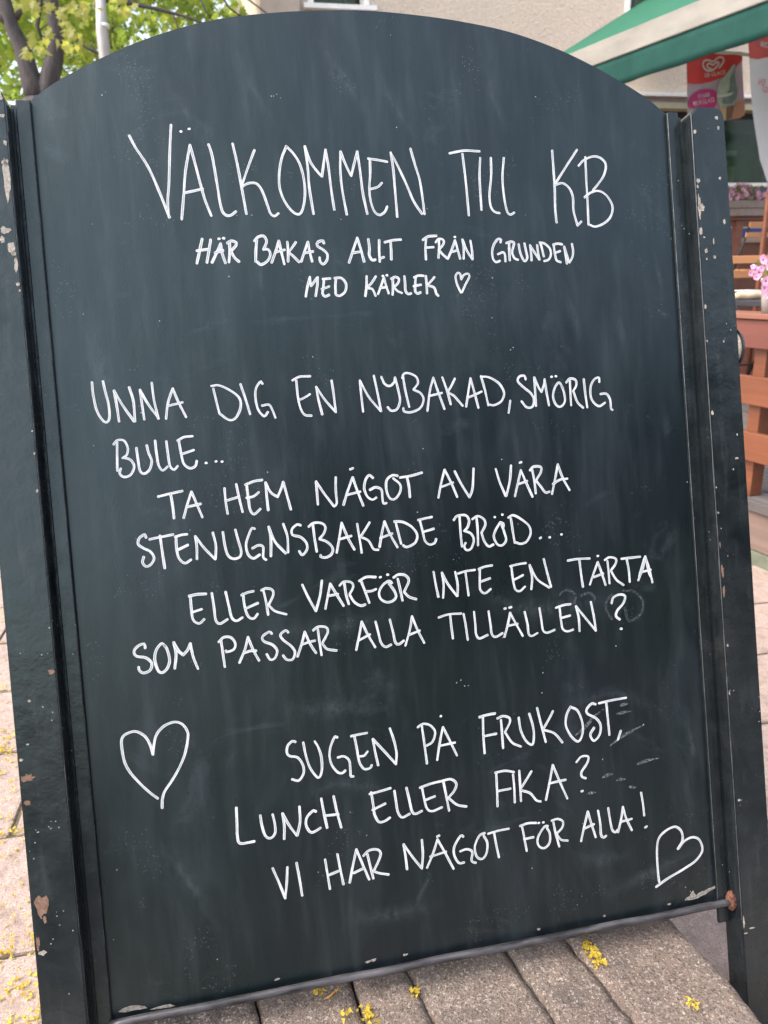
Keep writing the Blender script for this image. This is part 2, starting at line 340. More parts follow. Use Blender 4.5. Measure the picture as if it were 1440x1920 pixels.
# joints: x at y=0.02, slope dx/dy
J = [(-0.335, -0.13), (-0.205, -0.15), (-0.0973, -0.172), (-0.0328, -0.156), (0.0899, -0.172), (0.1654, -0.19), (0.3124, -0.125)]
YB, YF = 0.05, -0.62
def stone(i):
    (x0, s0), (x1, s1) = J[i], J[i + 1]
    bm = bmesh.new(); nx = max(6, int((x1 - x0) / 0.008)); ny = 110; g = 0.0017
    last = i == len(J) - 2; first = i == 0; rr = 0.005
    grid = []
    for a in range(nx + 1):
        colv = []
        for b in range(ny + 1):
            y = YF + (YB - YF) * b / ny; t = a / nx
            wob = 0.0035 * noise.noise(Vector((i * 3.1, y * 14, 0))) + 0.0016 * noise.noise(Vector((i * 3.1, y * 70, 4)))
            wob1 = 0.0035 * noise.noise(Vector(((i + 1) * 3.1, y * 14, 0))) + 0.0016 * noise.noise(Vector(((i + 1) * 3.1, y * 70, 9)))
            xa = x0 + s0 * (y - 0.02) + g + wob; xb = x1 + s1 * (y - 0.02) - g + wob1
            if last: xb += 0.006 * noise.noise(Vector((9, y * 9, 0))) + 0.004 * noise.noise(Vector((5, y * 40, 0)))
            x = xa + (xb - xa) * t; dl = x - xa; dr = xb - x; z = 0.12 + 0.0035 * noise.noise(Vector((x * 9, y * 9, i * 5.))) + 0.0018 * noise.noise(Vector((x * 60, y * 60, i)))
            z += 0.0011 * noise.noise(Vector((x * 150, y * 150, 2))) - 0.004 * max(0, noise.noise(Vector((x * 24, y * 24, 7 + i))) - .28)
            for d, r in ((dl, rr), (dr, 0.018 if last else rr)):
                if d < r: z -= (r - math.sqrt(max(0, r * r - (r - d) ** 2))) * (0.7 if last else 0.6)
            z += [0.001, -0.002, 0.0015, -0.001, 0.001, -0.0015][i]
            colv.append(bm.verts.new((x, y + 0.2, z)))
        grid.append(colv)
    for a in range(nx):
        for b in range(ny): bm.faces.new((grid[a][b], grid[a + 1][b], grid[a + 1][b + 1], grid[a][b + 1]))
    edge = [grid[a][0] for a in range(nx + 1)] + [grid[nx][b] for b in range(1, ny + 1)] + [grid[a][ny] for a in range(nx - 1, -1, -1)] + [grid[0][b] for b in range(ny - 1, 0, -1)]
    low = [bm.verts.new((v.co.x + (0.004 * noise.noise(v.co * 30) if last else 0), v.co.y, -0.006)) for v in edge]
    for k in range(len(edge)): bm.faces.new((edge[k], low[k], low[(k + 1) % len(edge)], edge[(k + 1) % len(edge)]))
    return bm
for i in range(len(J) - 1): obj('stone', stone(i), LEDGE, ledge, smooth=True)

# ================================================================== THE SIGN
# sign coordinates: x across, z up the leaning board, -y towards the reader; origin at the foot
RL = 0.160
foot = Vector((0, -RL * sin(LEAN), Z0 - RL * cos(LEAN)))
sign = thing('chalkboard_sign', 'black wooden pavement sign with arched chalkboard and white handwriting standing over the stone ledge', 'chalkboard sign', foot, rot=(-LEAN, 0, 0))
def SB(bm, u0, u1, n0, n1, v0, v1, bev=0.0): return box(bm, u0, u1, -n1, -n0, v0 + RL, v1 + RL, bev)
arc = [(0, 1.0432), (.06, 1.0405), (.11, 1.0355), (.165, 1.0262), (.22, 1.0095), (.27, .988), (.32, .9612), (.3500, .9397)]
pts = [Vector((u, v)) for u, v in ([(-a, b) for a, b in arc[:0:-1]] + arc)]
prof = [(p.x, p.y) for p in spline(pts, 0.006)]
bm = bmesh.new()
outl = [(-0.356, -0.014), (-0.356, 0.3), (-0.356, 0.934)] + prof + [(0.356, 0.934), (0.356, 0.3), (0.356, -0.014)]
F1 = [bm.verts.new((u, 0.0, v + RL)) for u, v in outl]; F2 = [bm.verts.new((u, 0.011, v + RL)) for u, v in outl]
bm.faces.new(F1); bm.faces.new(F2[::-1])
for k in range(len(outl)): bm.faces.new((F1[k], F2[k], F2[(k + 1) % len(outl)], F1[(k + 1) % len(outl)]))
bmesh.ops.bevel(bm, geom=[e for e in bm.edges if all(v in F1 for v in e.verts)], offset=0.0012, segments=2, affect='EDGES')
panel = obj('panel', bm, SLATE, sign)
top_edge = []
# posts (stiles) and the flat stop strips beside the panel
def post(sx):
    bm = bmesh.new()
    a, b = (0.3685, 0.4125)
    u0, u1 = (a, b) if sx > 0 else (-b, -a)
    prof = [(u0, -RL), (u1, -RL)]
    topv = 0.937
    c = 0.012
    if sx > 0: pr = [(u0, -RL), (u1, -RL), (u1, topv - c), (u1 - 0.003, topv - 0.004), (u1 - c, topv), (u0 + 0.008, topv), (u0, topv - 0.009)]
    else: pr = [(u0, -RL), (u1, -RL), (u1, topv - 0.008), (u1 - 0.003, topv - 0.001), (u1 - 0.008, topv + 0.0055), (u0 + 0.02, topv + 0.008), (u0, topv + 0.004)]
    f = [bm.verts.new((u, -0.022, v + RL)) for u, v in pr]; k = [bm.verts.new((u, 0.012, v + RL)) for u, v in pr]
    bm.faces.new(f); bm.faces.new(k[::-1])
    for i in range(len(pr)): bm.faces.new((f[i], k[i], k[(i + 1) % len(pr)], f[(i + 1) % len(pr)]))
    bmesh.ops.bevel(bm, geom=bm.edges[:], offset=0.0018, segments=3, affect='EDGES')
    return bm
posts = []
for sx in (-1, 1):
    po = obj('post', post(sx), PAINT, sign); posts.append(po)
    st = bmesh.new()
    a, b = (0.3496, 0.3640); SB(st, *((a, b) if sx > 0 else (-b, -a)), -0.0005 + 0.0008, 0.0045, -0.03 if sx > 0 else -0.03, 0.9385, 0.0012)
    obj('stop_strip', st, PAINT, sign)
    ch = bmesh.new(); a, b = 0.3640, 0.3690
    SB(ch, *((a, b) if sx > 0 else (-b, -a)), -0.006, 0.0015, -0.03, 0.934, 0.0)
    obj('channel_floor', ch, PAINT, sign)
# worn bright edges, with edge highlights put into the pale strips
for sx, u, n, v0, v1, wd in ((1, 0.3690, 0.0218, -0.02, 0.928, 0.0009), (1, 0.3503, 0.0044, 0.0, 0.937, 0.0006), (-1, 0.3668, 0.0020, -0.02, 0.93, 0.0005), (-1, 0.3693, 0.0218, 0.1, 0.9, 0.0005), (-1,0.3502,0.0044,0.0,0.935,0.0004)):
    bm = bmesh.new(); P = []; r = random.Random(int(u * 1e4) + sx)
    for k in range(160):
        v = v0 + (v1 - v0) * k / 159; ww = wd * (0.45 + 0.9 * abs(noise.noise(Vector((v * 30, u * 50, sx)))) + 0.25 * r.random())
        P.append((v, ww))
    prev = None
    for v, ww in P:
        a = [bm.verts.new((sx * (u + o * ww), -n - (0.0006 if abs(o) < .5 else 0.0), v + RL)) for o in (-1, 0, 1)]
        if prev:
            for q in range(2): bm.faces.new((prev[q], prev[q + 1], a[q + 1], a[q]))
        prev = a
    obj('worn_edge_highlight', bm, WORN_HIGHLIGHT, sign)
# bar along the bottom
bm = bmesh.new(); r = random.Random(3)
tube(bm, [(-0.352 + 0.72 * k / 60, -0.0075 + 0.0006 * sin(k * .7), -0.0050 + RL + 0.0004 * sin(k * .45)) for k in range(61)], 0.0043, 16)
BARM = simple('worn_steel_bar', (0.050, 0.048, 0.052), 0.35, 0.95, 75, metal=0.2, bump=0.0015, stretch=(0.25, 1, 1)); obj('bottom_bar', bm, BARM, sign, smooth=True)
bm = bmesh.new()
bmesh.ops.create_icosphere(bm, subdivisions=4, radius=1)
for v in bm.verts:
    c = v.co.copy(); d = 1 + 0.35 * noise.noise(c * 2.2) + 0.12 * noise.noise(c * 7)
    v.co = Vector((0.3665 + c.x * d * 0.007, -0.008 + c.y * d * 0.006, -0.003 + RL + c.z * d * 0.011))
obj('rusty_hinge', bm, RUST, sign, smooth=True)
# bright bare patches where the slate paint has lifted above the bar
def flake(bm, cx, cy, rx, ry, n, seed, rot=0.0, seg=14, th=0.0003):
    r = random.Random(seed); vs = []
    for k in range(seg):
        a = 2 * pi * k / seg; q = 1 + r.uniform(-0.35, 0.3); x = cos(a) * rx * q; y = sin(a) * ry * q
        vs.append((cx + x * cos(rot) - y * sin(rot), cy + x * sin(rot) + y * cos(rot)))
    f = [bm.verts.new((x, -n - th, y + RL)) for x, y in vs]; b = [bm.verts.new((x, -n + 0.0004, y + RL)) for x, y in vs]
    bm.faces.new(f)
    for k in range(seg): bm.faces.new((f[k], b[k], b[(k + 1) % seg], f[(k + 1) % seg]))
def pxpoly(bm, pxs, n):
    q = [board_px(x, y, n) for x, y in pxs]; f = [bm.verts.new((u, -n - 0.0003, v + RL)) for u, v in q]; b = [bm.verts.new((u, -n + .0003, v + RL)) for u, v in q]
    bm.faces.new(f)
    for k in range(len(q)): bm.faces.new((f[k], b[k], b[(k + 1) % len(q)], f[(k + 1) % len(q)]))
bm = bmesh.new()
pxpoly(bm, [(1284, 1688), (1288, 1683), (1293, 1681), (1296, 1674), (1300, 1670), (1302, 1675), (1306, 1679), (1310, 1675), (1315, 1672), (1322, 1670), (1328, 1666), (1335, 1664), (1341, 1661), (1341, 1665), (1334, 1669), (1329, 1671), (1322, 1677), (1314, 1680), (1308, 1684), (1298, 1687)], 0.0004)
pxpoly(bm, [(222, 1897), (230, 1891), (244, 1886), (258, 1885), (272, 1887), (276, 1890), (266, 1892), (250, 1894), (236, 1898)], 0.0004)
pxpoly(bm, [(282, 1893), (296, 1888), (310, 1884), (320, 1883), (328, 1886), (316, 1889), (300, 1891)], 0.0004)
for k, (x, y) in enumerate(((690, 1803), (700, 1800), (760, 1790), (1133, 1717), (1255, 1695), (520, 1836), (1010, 1742))):
    u, v = board_px(x, y); flake(bm, u, v, random.uniform(.0015, .0035), random.uniform(.0006, .0014), 0.0003, k, 0.1)
obj('paint_loss', bm, simple('dull_primer', (0.20, 0.18, 0.16), 0.85, 0.5, 420), panel, kind='stuff')
# chips on the posts
CH = [(0, 19, 334, 7, 45), (0, 16, 306, 7, 9), (0, 10, 432, 10, 8), (0, 4, 449, 6, 7), (0, 30, 465, 8, 16), (0, 35, 498, 4, 14), (0, 10, 217, 5, 4), (0, 4, 180, 8, 12), (0, 38, 533, 4, 4), (0, 26, 475, 5, 6), (0, 11, 268, 4, 5),
      (0, 38, 545, 2, 3), (0, 69, 850, 2, 3), (0, 77, 920, 3, 4), (0, 68, 808, 2, 2), (1, 49, 1459, 13, 8), (1, 49, 1506, 8, 6), (1, 74, 1700, 16, 22), (1, 84, 1724, 4, 9), (1, 101, 1260, 7, 6), (0, 80, 1787, 8, 5), (0, 52, 1396, 3, 2), (0, 55, 1314, 3, 3), (1, 64, 1772, 4, 18), (0, 2, 1430, 4, 3),
      (0, 1299, 390, 4, 30), (0, 1308, 388, 9, 9), (0, 1298, 339, 5, 6), (0, 1292, 247, 5, 6), (0, 1343, 221, 5, 5), (0, 1350, 334, 4, 4), (0, 1324, 470, 5, 6), (0, 1338, 452, 2, 7), (0, 1340, 482, 4, 4), (0, 1325, 486, 2, 3), (0, 1301, 434, 4, 9), (0, 1310, 576, 3, 5), (0, 1358, 416, 4, 6), (0, 1320, 445, 3, 2), (0, 1347, 240, 3, 5), (0, 1304, 350, 3, 4),
      (0, 1320, 775, 4, 5), (0, 1331, 963, 3, 3), (1, 1344, 1072, 4, 16), (1, 1348, 1109, 4, 14), (0, 1381, 859, 6, 3), (0, 1382, 815, 2, 3), (1, 1341, 1022, 2, 8), (0, 1330, 915, 2, 2), (0, 1364, 1210, 3, 3), (0, 1362, 1300, 2, 5), (0, 1386, 1500, 4, 3), (0, 1410, 1740, 8, 2), (0, 1398, 1750, 5, 1.5), (0, 1388, 1730, 2, 14), (0, 1375, 880, 2, 2), (0, 1317, 640, 2, 3), (0, 1357, 640, 2, 3)]
bl = bmesh.new(); bb = bmesh.new(); br = bmesh.new(); b2 = bmesh.new()
for k, (t, x, y, rx, ry) in enumerate(CH):
    u, v = board_px(x, y, 0.022); left = x < 700; lim = (-0.411, -0.3700) if left else (0.3700, 0.411)
    rx *= 0.00054; ry *= 0.00054
    if u - rx < lim[0]: u = lim[0] + rx
    if u + rx > lim[1]: u = lim[1] - rx
    flake({(0, True): bl, (1, True): bb, (0, False): br, (1, False): b2}[(t, left)], u, v, rx * .8, ry * .85, 0.022, k)
obj('chipped_patches', bl, CHIP_L, posts[0], kind='stuff'); obj('chipped_patches', bb, CHIP_B, posts[0], kind='stuff')
obj('chipped_patches', br, CHIP_L, posts[1], kind='stuff'); obj('chipped_patches', b2, CHIP_B, posts[1], kind='stuff')
# round hinge bolt on the outside of the right post
kn = []
bm = bmesh.new(); v_k = board_px(1378, 655, 0.0)[1]
for (u0, u1, r0) in ((0.4125, 0.4150, 0.021), (0.4150, 0.4185, 0.026), (0.4185, 0.421, 0.019)):
    tube(bm, [(u0, 0.0, v_k + RL), (u0 + 0.0005, 0.0, v_k + RL), (u1, 0.0, v_k + RL)], [r0 * 0.93, r0, r0 * 0.95], 32)
kb = obj('hinge_bolt', bm, BLACKMETAL, sign)
bm = bmesh.new(); tube(bm, [(0.4121, 0.0, v_k + RL), (0.4148, 0.0, v_k + RL)], 0.0235, 32); obj('washer', bm, CHIP_L, kb)
# rear half of the A-frame
bk = bmesh.new()
for sx in (-1, 1):
    bm = bmesh.new(); M = Matrix.Translation((0, 0.014, v_k + RL)) @ Matrix.Rotation(radians(29), 4, 'X')
    a, b = (0.345, 0.385)
    u0, u1 = (a, b) if sx > 0 else (-b, -a)
    box(bm, u0, u1, 0.0, 0.028, -v_k - RL + 0.035, -0.002, 0.002, M); obj('rear_leg', bm, PAINT, sign)
bm = bmesh.new(); M = Matrix.Translation((0, 0.014, v_k + RL)) @ Matrix.Rotation(radians(29), 4, 'X')
box(bm, -0.343, 0.343, 0.006, 0.016, -0.34, -0.004, 0.001, M); obj('rear_panel', bm, PAINT, sign)

# ---------------------------------------------------------- the handwriting
WORDS = [
('VÄLKOMMEN', 1.6, '''-257.7 905.7 -252.8 894.3 -241.6 873.9 -232.9 849.6 -224.5 822.2;-215.2 917.2 -218.8 888.6 -222.2 856.9 -224.8 839.9 -225.4 825.2;-205.8 910.6;-197 913.4;-197.7 896.7 -204.3 870.4 -208 847.1 -212.3 820.2;-197.7 896.7 -194.5 880.2 -190.4 856.9 -186.9 839.7 -181.9 823.7;-208 847.1 -188.4 851.4;-178.6 897.5 -175.9 885.2 -173.3 856.9 -171.5 834.7 -168.6 825.4 -162.6 823.5 -156.1 827.8;-153.8 898.4 -150.8 878 -148 852 -145.4 825.3;-131.7 891.8 -138.5 876.8 -147.7 855.1;-147.9 853.2 -141.4 857 -132.7 857 -127.1 849.5 -122.6 834.5 -120.2 825.7 -116.1 822.6 -111.7 825.4;-97.6 896.4 -103.7 883.3 -107.5 867 -108.1 852 -104.1 838.2 -96.8 827.5 -90 824.3 -85.1 830.5 -81.7 845.7 -81.7 862 -84.6 877.1 -90.1 887.7 -97 895.8;-77.7 896.6 -76.5 874.6 -76.4 851.9 -74.1 824.8;-77.7 896.6 -73.4 880.9 -67.2 870.9 -61.9 864.6;-61.9 864.6 -58.9 878.5 -55.8 893.1;-55.8 893.1 -54 874.7 -52.8 849.4 -51.2 829.1;-39.6 891.3 -41.3 872.3 -41 851.9 -38 823.9;-39.6 891.3 -35.1 877.4 -29.9 865.3;-29.9 865.3 -25.1 880 -21.3 891.4;-21.3 891.4 -19.8 872.3 -18.5 846.8 -15.3 824.4;-9.7 883.9 1.4 882.4 11.1 880.6;-7.8 883.9 -8.8 867.3 -10.9 851.9 -10.6 839.1 -7.6 827.5 -2 823 4.2 826.2 7.4 832;-10.3 850.9 -1.6 853.2 3.4 857.7;15.9 890.5 17.3 873.8 17.6 851.9 17.8 820.9;15.9 890.5 22.2 877.7 31.2 855.8 37.9 837.6 46.3 824;38.6 895.2 42.3 877.8 46.4 860.9 48.2 840.2 49 823.9'''),
('TILL', 1.55, '''82.9 890.5 100.1 893.6 118 893;97.8 889.9 99 868.6 99.7 847.9 100.1 822;118.2 885.6 115.8 862.7 115.4 827.9;130.8 885.7 129.6 865.7 126.1 844.9 126.7 831.5 131 825.5 136.4 824.3;146.1 885.8 142.9 864.2 143.1 843.4 145.3 826.9 149 822.4 153.9 824.6'''),
('KB', 1.6, '''205 894.5 205.1 868.9 204.8 847.7 203.9 829.6 204.4 813.2;235.4 895.5 221.8 878 206.9 858.3;206.2 856 215.3 857.6 223.1 851.5 226.5 841.6 226.2 826.4 229.8 809.4;229.8 809.4 234.8 813.9;245.2 887.3 244.5 862.9 244.2 835.5 243.5 810.3;236.2 877.6 243.6 884.2 256.4 888.4 266.1 885.1 270.1 877.5 265.4 864.5 251.8 849.2;241 841.6 249.2 846.9 259.3 848.7 268.9 843 275 830.7 271.3 818.5 261.5 810.9 251.3 807.9 245.6 809.8'''),
('HÄR', 1.75, '''-193.3 799.5 -197 786.6 -200.6 774.5;-184.6 798.5 -187.2 787.6 -190.3 775.1;-199.5 787.5 -188.3 788.7;-174.7 794.3 -179.4 785.1 -185 775;-174.7 794.3 -173.8 783.9 -171.3 774.2;-181.1 784.9 -172.9 787.3;-176 799.5;-171.1 799.9;-165.4 795.4 -165.8 786.1 -167.6 775;-167.7 794.8 -163.5 797.1 -158.5 795.3 -158.7 792.4 -164.3 786.6;-164.4 786 -161.5 779.6 -157.2 775.2'''),
('BAKAS', 1.7, '''-139.2 796.8 -135.3 800.8 -129.4 801.9 -126.5 797.2 -127.8 792.5 -130.5 787.8;-130.5 787.8 -125.9 787.8 -123.6 783 -126.8 776 -134.2 771.7 -138.6 775.1;-136.8 797.3 -138.7 785.6 -139.7 775.1;-113.6 796.4 -117.8 785.3 -122.9 773.8;-113.6 796.4 -111.9 785.2 -109.7 771.9;-117.9 784.7 -108.2 786.9;-104.6 795.1 -104.6 785.1 -105.4 774.5;-95.7 794.6 -100.4 788.6 -104.3 784.5;-104.3 784.5 -99.3 779.7 -93.8 773.7;-82.6 794.8 -87 784.8 -91.4 774.2;-82.6 794.8 -81.6 784.7 -79.7 774;-87.7 783 -78 784.6;-65.3 793.4 -66.3 796 -71.8 794.7 -72.7 790.5 -66.4 786.2 -62.6 781.4 -63.7 774.9 -67.9 770.8 -71 773.8 -71.3 778'''),
('MED', 1.6, '''-83.4 757.4 -87 746.8 -89.4 737;-83.4 757.4 -83.4 751.5 -83 747.9;-83 747.9 -78.8 752.6 -75.4 756.6;-75 757 -76 748.9 -78.8 737.1;-69.5 755 -65.9 755.2 -61.6 755.4;-68.3 754.9 -69.9 745.2 -71.1 739.3 -68.6 736.2 -64.2 737.9;-71.6 744 -63.5 746.8;-55.3 755.6 -56.5 747.2 -56.9 738.6;-56.8 755.6 -49.5 755.5 -44.8 749.4 -46.3 741 -52.8 736.4 -56.4 737.7'''),
('ALLT', 1.75, '''-28.4 798.5 -34.2 785.1 -39.5 772.2;-28.4 798.5 -25.2 784.9 -22.9 772.9;-34.9 782.5 -27.4 783.4;-16.4 796.8 -15.8 787.9 -16.5 779.6 -13.7 774.3 -10.4 774.7;-4.3 795.6 -5.2 784.6 -5.5 772.6;-5.5 775.7 -0.6 777.2;1.8 793.4 10.6 795.4 19.9 796;8.3 793.3 8.1 784.4 7.7 774.7'''),
('FRÅN', 1.6, '''45 795.4 51.3 799.1 60.7 799.7;48.6 795.9 47.2 785.9 46.9 774;48.7 786.9 56.5 787.3;63.4 795.2 62.7 785.6 61.4 775.6;59.6 792.6 63.2 796.3 68.2 795.1 68.4 790.9 62.3 784.1;62.3 784.1 66.4 779.2 71.8 774.3;81.8 794.4 77.4 784.4 72.1 774.3;81.8 794.4 84.1 784.2 86.3 774.1;77.7 781.7 82.9 783.2;82 798.1;90.5 795 91.2 785.2 90.3 774;90.5 795 94.6 783 100.4 773.1;99.9 793.6 100.8 782.9 100.8 773'''),
('KÄRLEK', 1.6, '''-21.3 756.9 -22.3 746.2 -24.4 735.6;-11.3 756.4 -16.7 749.2 -22.2 744.7;-22 743.9 -16.2 742.9 -13 735.5;-2.3 755.2 -6.2 745.8 -10.1 737.5;-2.3 755.2 -0.3 745.7 1.8 737.8;-7.5 743.8 0.1 744.6;-3.2 756.8;1.3 757.4;7.4 753.9 7.2 745.5 6 736.1;5.7 753.4 10.7 755.4 14.4 753.2 12.9 748.5 8.2 744.4;8.2 744.4 11.7 740.1 16.4 737.7;20.8 755.7 21 747.3 20.9 739.9 23.4 736.4 27 737.1;33.6 754.9 32.2 743.8 32.1 738.5 34.4 736.6 37.8 737.9;31.9 754.4 37 756.4 42.5 756;30.6 744.9 39 746.3;45.2 755.7 45.5 745.6 45.2 736.6;55 754.2 49.6 748.7 45.5 745.6;45.5 745.6 53.6 742.8 55.8 735.8 57.9 733.6'''),
('small heart', 1.4, '''85.8 751.1 85.3 756.4 82.7 758.6 79.5 754.4 80.6 745.8 84.3 736.6;85.8 751.1 89.2 755.8 93.8 757.3 95.6 754.1 90.6 745.6 85.5 736.6'''),
('GRUNDEN', 1.6, '''135.2 791.7 136 794.6 132.3 795.2 127.2 789.3 124.5 781.4 124.9 773.4 128.3 769.4 132.6 770.8;131.1 778.3 137.6 780.4 139.4 777.1 139.4 770.2;145.2 790.5 144.8 781 144.6 771.1;142 790.6 146.9 792 151.1 790.9 149.9 786 148.1 780 150.3 773.5 154.4 771.7;156.5 788.9 157.7 779.8 160.4 772.3 162.8 769.7 165.8 773.7 164.8 781.7 163.6 789.8;170.1 787.7 170.7 778.6 170.7 770.6;170.1 787.7 174.9 779.6 180.2 771.4;178.7 787.7 179.2 779.5 180.5 771.4;183.1 789 184.7 781.4 185.8 774.8;182.1 790.5 187.5 789.4 193.5 783.8 194.7 777.2 191.5 771.2 186 769.5;198.7 787.8 199.6 777.1 201.2 770 205.9 767.9;198.2 787.8 203.7 789 209.1 788.1;200.2 778.6 206.3 780.6;211.6 785.5 212.6 775.9 213.5 766.2;211.6 785.5 214.2 775.9 216.3 767.5;221.4 788.4 222.2 779.8 220.5 772.7 216.9 767.5'''),
('UNNA', 1.5, '''-315 655.6 -314.8 641.7 -312.3 625.2 -306 614.5 -301.2 617.7 -300.7 631.4 -302.8 645.1 -304.3 656.1;-294.2 646.1 -292.9 630.9 -291.9 614.4;-294.2 646.1 -287 630.6 -277.2 613.6;-279.1 648.7 -276.1 634.2 -276.2 613.5;-268.6 645.5 -267.8 630.9 -266.8 615;-268.6 645.5 -261.8 630.6 -252.4 615.2;-256.3 652.2 -255.5 634.4 -252.7 614.9;-235.8 645.2 -241.7 630.9 -245 614.5;-235.8 645.2 -230.9 630.4 -224.7 615;-242.6 627.5 -227.1 630.4'''),
('DIG', 1.45, '''-194.4 643.1 -192.2 628.3 -190.3 616.9;-196.2 646 -188.6 646.3 -178 640.9 -168.9 632.7 -167.7 622.7 -173.4 611.7 -180.6 609.3 -189.7 616.2;-166 646.4 -162.1 630.9 -158.5 614.4;-143 645.8 -144.6 648.4 -150 641.6 -151.5 631.8 -149.8 618.9 -144 611.2 -139.7 615.5;-145.2 622.6 -138.1 623.2 -135 618.1 -132.2 609.1'''),
('BULLE', 1.5, '''-295.7 592.7 -296.8 579 -297.8 563.9;-299.2 591.2 -295.2 595.1 -288.7 594.3 -285.6 586.5 -287.2 579.7 -291.5 576.6;-290.1 576.9 -283.8 574 -280.8 566.9 -285 558.9 -291.8 556.9 -295.7 561 -294.3 565.7;-277.1 586 -276.5 573.5 -275.4 562.3 -271.7 558.9 -266.1 562.4 -263 571.2 -265.3 579.7 -266.6 588;-257.9 592.3 -257.5 577.7 -256.4 566.6 -252.8 561 -247.8 564.6;-246.7 590.9 -246.1 577 -245.1 565.1 -241.3 561 -237.4 564.5;-234.1 591.5 -232.7 576.1 -230.8 566.2 -225 561.3 -219.4 563.3 -217.6 568.4;-235.2 590.9 -228.5 594.2 -219.9 594.6;-231.9 576.7 -219.8 580.1;-208.1 565.7;-197.9 566.7;-191.7 565.9'''),
('EN', 1.5, '''-106.7 647.4 -106.6 632.5 -104.9 618.9 -100.9 610.5 -93.5 609;-110.8 647.9 -103 651.3 -91.5 651.4;-105.3 626.4 -99.4 628.8 -93.4 632.1;-86 639.6 -84.6 625.9 -81.8 609.7;-86 639.6 -77.8 625.6 -66.8 611.3;-68.7 645.6 -67.7 631.9 -66.8 611.3'''),
('NYBAKAD,', 1.5, '''-37.6 644.1 -37.4 628.9 -36.7 610.3;-37.6 644.1 -29.2 625.8 -17.1 609.7;-21.8 648.5 -19.1 629.4 -16.7 609.6;-13.5 647 -10.5 639.3 -5.1 636.6 0.2 640.2 1.7 645.6;1.7 645.6 4.4 631 5.4 619.8 1.5 611 -5.1 609.3 -9 613.4;10.7 647.3 12.3 630.6 15.2 612.6;9.8 644.6 12.3 649.3 18 649.4 25.6 645.2 27.2 638.2 21.6 631.5;21.6 631.2 29.2 626.9 32.2 619.8 28 610.9 17.6 606.6 9.1 607.8 8.6 611.3;45.2 643.2 40.2 629.1 35.6 607;45.2 643.2 49.5 627.3 55.3 608;39 623.3 53.7 625.9;55.5 643.1 59.8 628.1 63 612.8;70 641 64.5 632.1 60.4 626.4;61.1 626 67.4 622.1 72.1 616.3 76.8 610.4;88.2 640.6 84.5 625.5 80.8 609.4;88.2 640.6 91.8 623.7 95 607.2;82.6 618.8 90.9 621.6 100.1 625.1;100.6 642.4 104 627.3 106.8 609.4;100.6 641.9 110.2 640.5 121.6 632.8 126.5 621.9 122.3 612.9 113.8 609.1 107.1 610.1;133.3 613 130.3 599.6'''),
('SMÖRIG', 1.6, '''153.6 636.3 152.3 640.4 146.2 639.8 144 634.6 149.9 627.9 158.5 620.3 161.7 612.9 159.6 605.1 152.7 604.5 146.8 611.6;164.1 637.9 164 622.9 163.8 605.6;164.1 637.9 168.1 627 171.5 621.1;171.5 621.1 175.2 629.5 176.4 635.2;176.4 635.2 177.6 620.7 179.6 605.5;198 624 193.8 630.8 187.9 624.5 185.3 614.6 188.1 605.8 193.3 602.9 199.1 608.1 199.1 618.2 196.6 626.3;185.1 637.7;190.5 638;207.1 632.3 206.9 619.2 206.6 604;202.6 630.3 207.3 634.5 214.2 632.7 214.5 626.1 210.1 619.8;210.8 619 214.6 607.2 221.2 600.3;224.4 632.9 225.1 616.9 226.4 600.5;243.8 629.1 243.4 634.2 236.9 631.6 232.2 622.3 232.8 609.2 240.9 601.1 249.1 604.6;244.3 614.9 251.5 614.8 255.7 608 256.2 596.9 258 595.8'''),
('TA', 1.6, '''-259.6 534.2 -247.8 536.3 -234.9 538.2;-246.9 535.9 -245.9 524.4 -245.5 510.5;-225.6 536.7 -230.7 524.4 -235.7 510.1;-225.6 536.7 -221.4 523.7 -216.7 509.3;-231.6 521.1 -217.3 523.3'''),
('HEM', 1.6, '''-191.5 537.7 -191.4 523.7 -190.4 510.8;-179 541.1 -177.1 526.3 -174.7 511.4;-190.5 524.6 -177 527.7;-168.2 539.7 -167.6 525.5 -166.7 513.2 -162.9 508 -155.9 512.9;-169.4 539.8 -160.7 542.8 -151.6 543.7;-169.3 525.9 -162 526.9 -156.2 530.8;-148.2 540.6 -148.1 526.5 -147.7 511.1;-148.2 540.6 -143.5 529.8 -136.6 524.4;-136.6 524.4 -132.3 532.7 -129.5 539.9;-129.5 539.9 -126.7 526.1 -123.7 510'''),
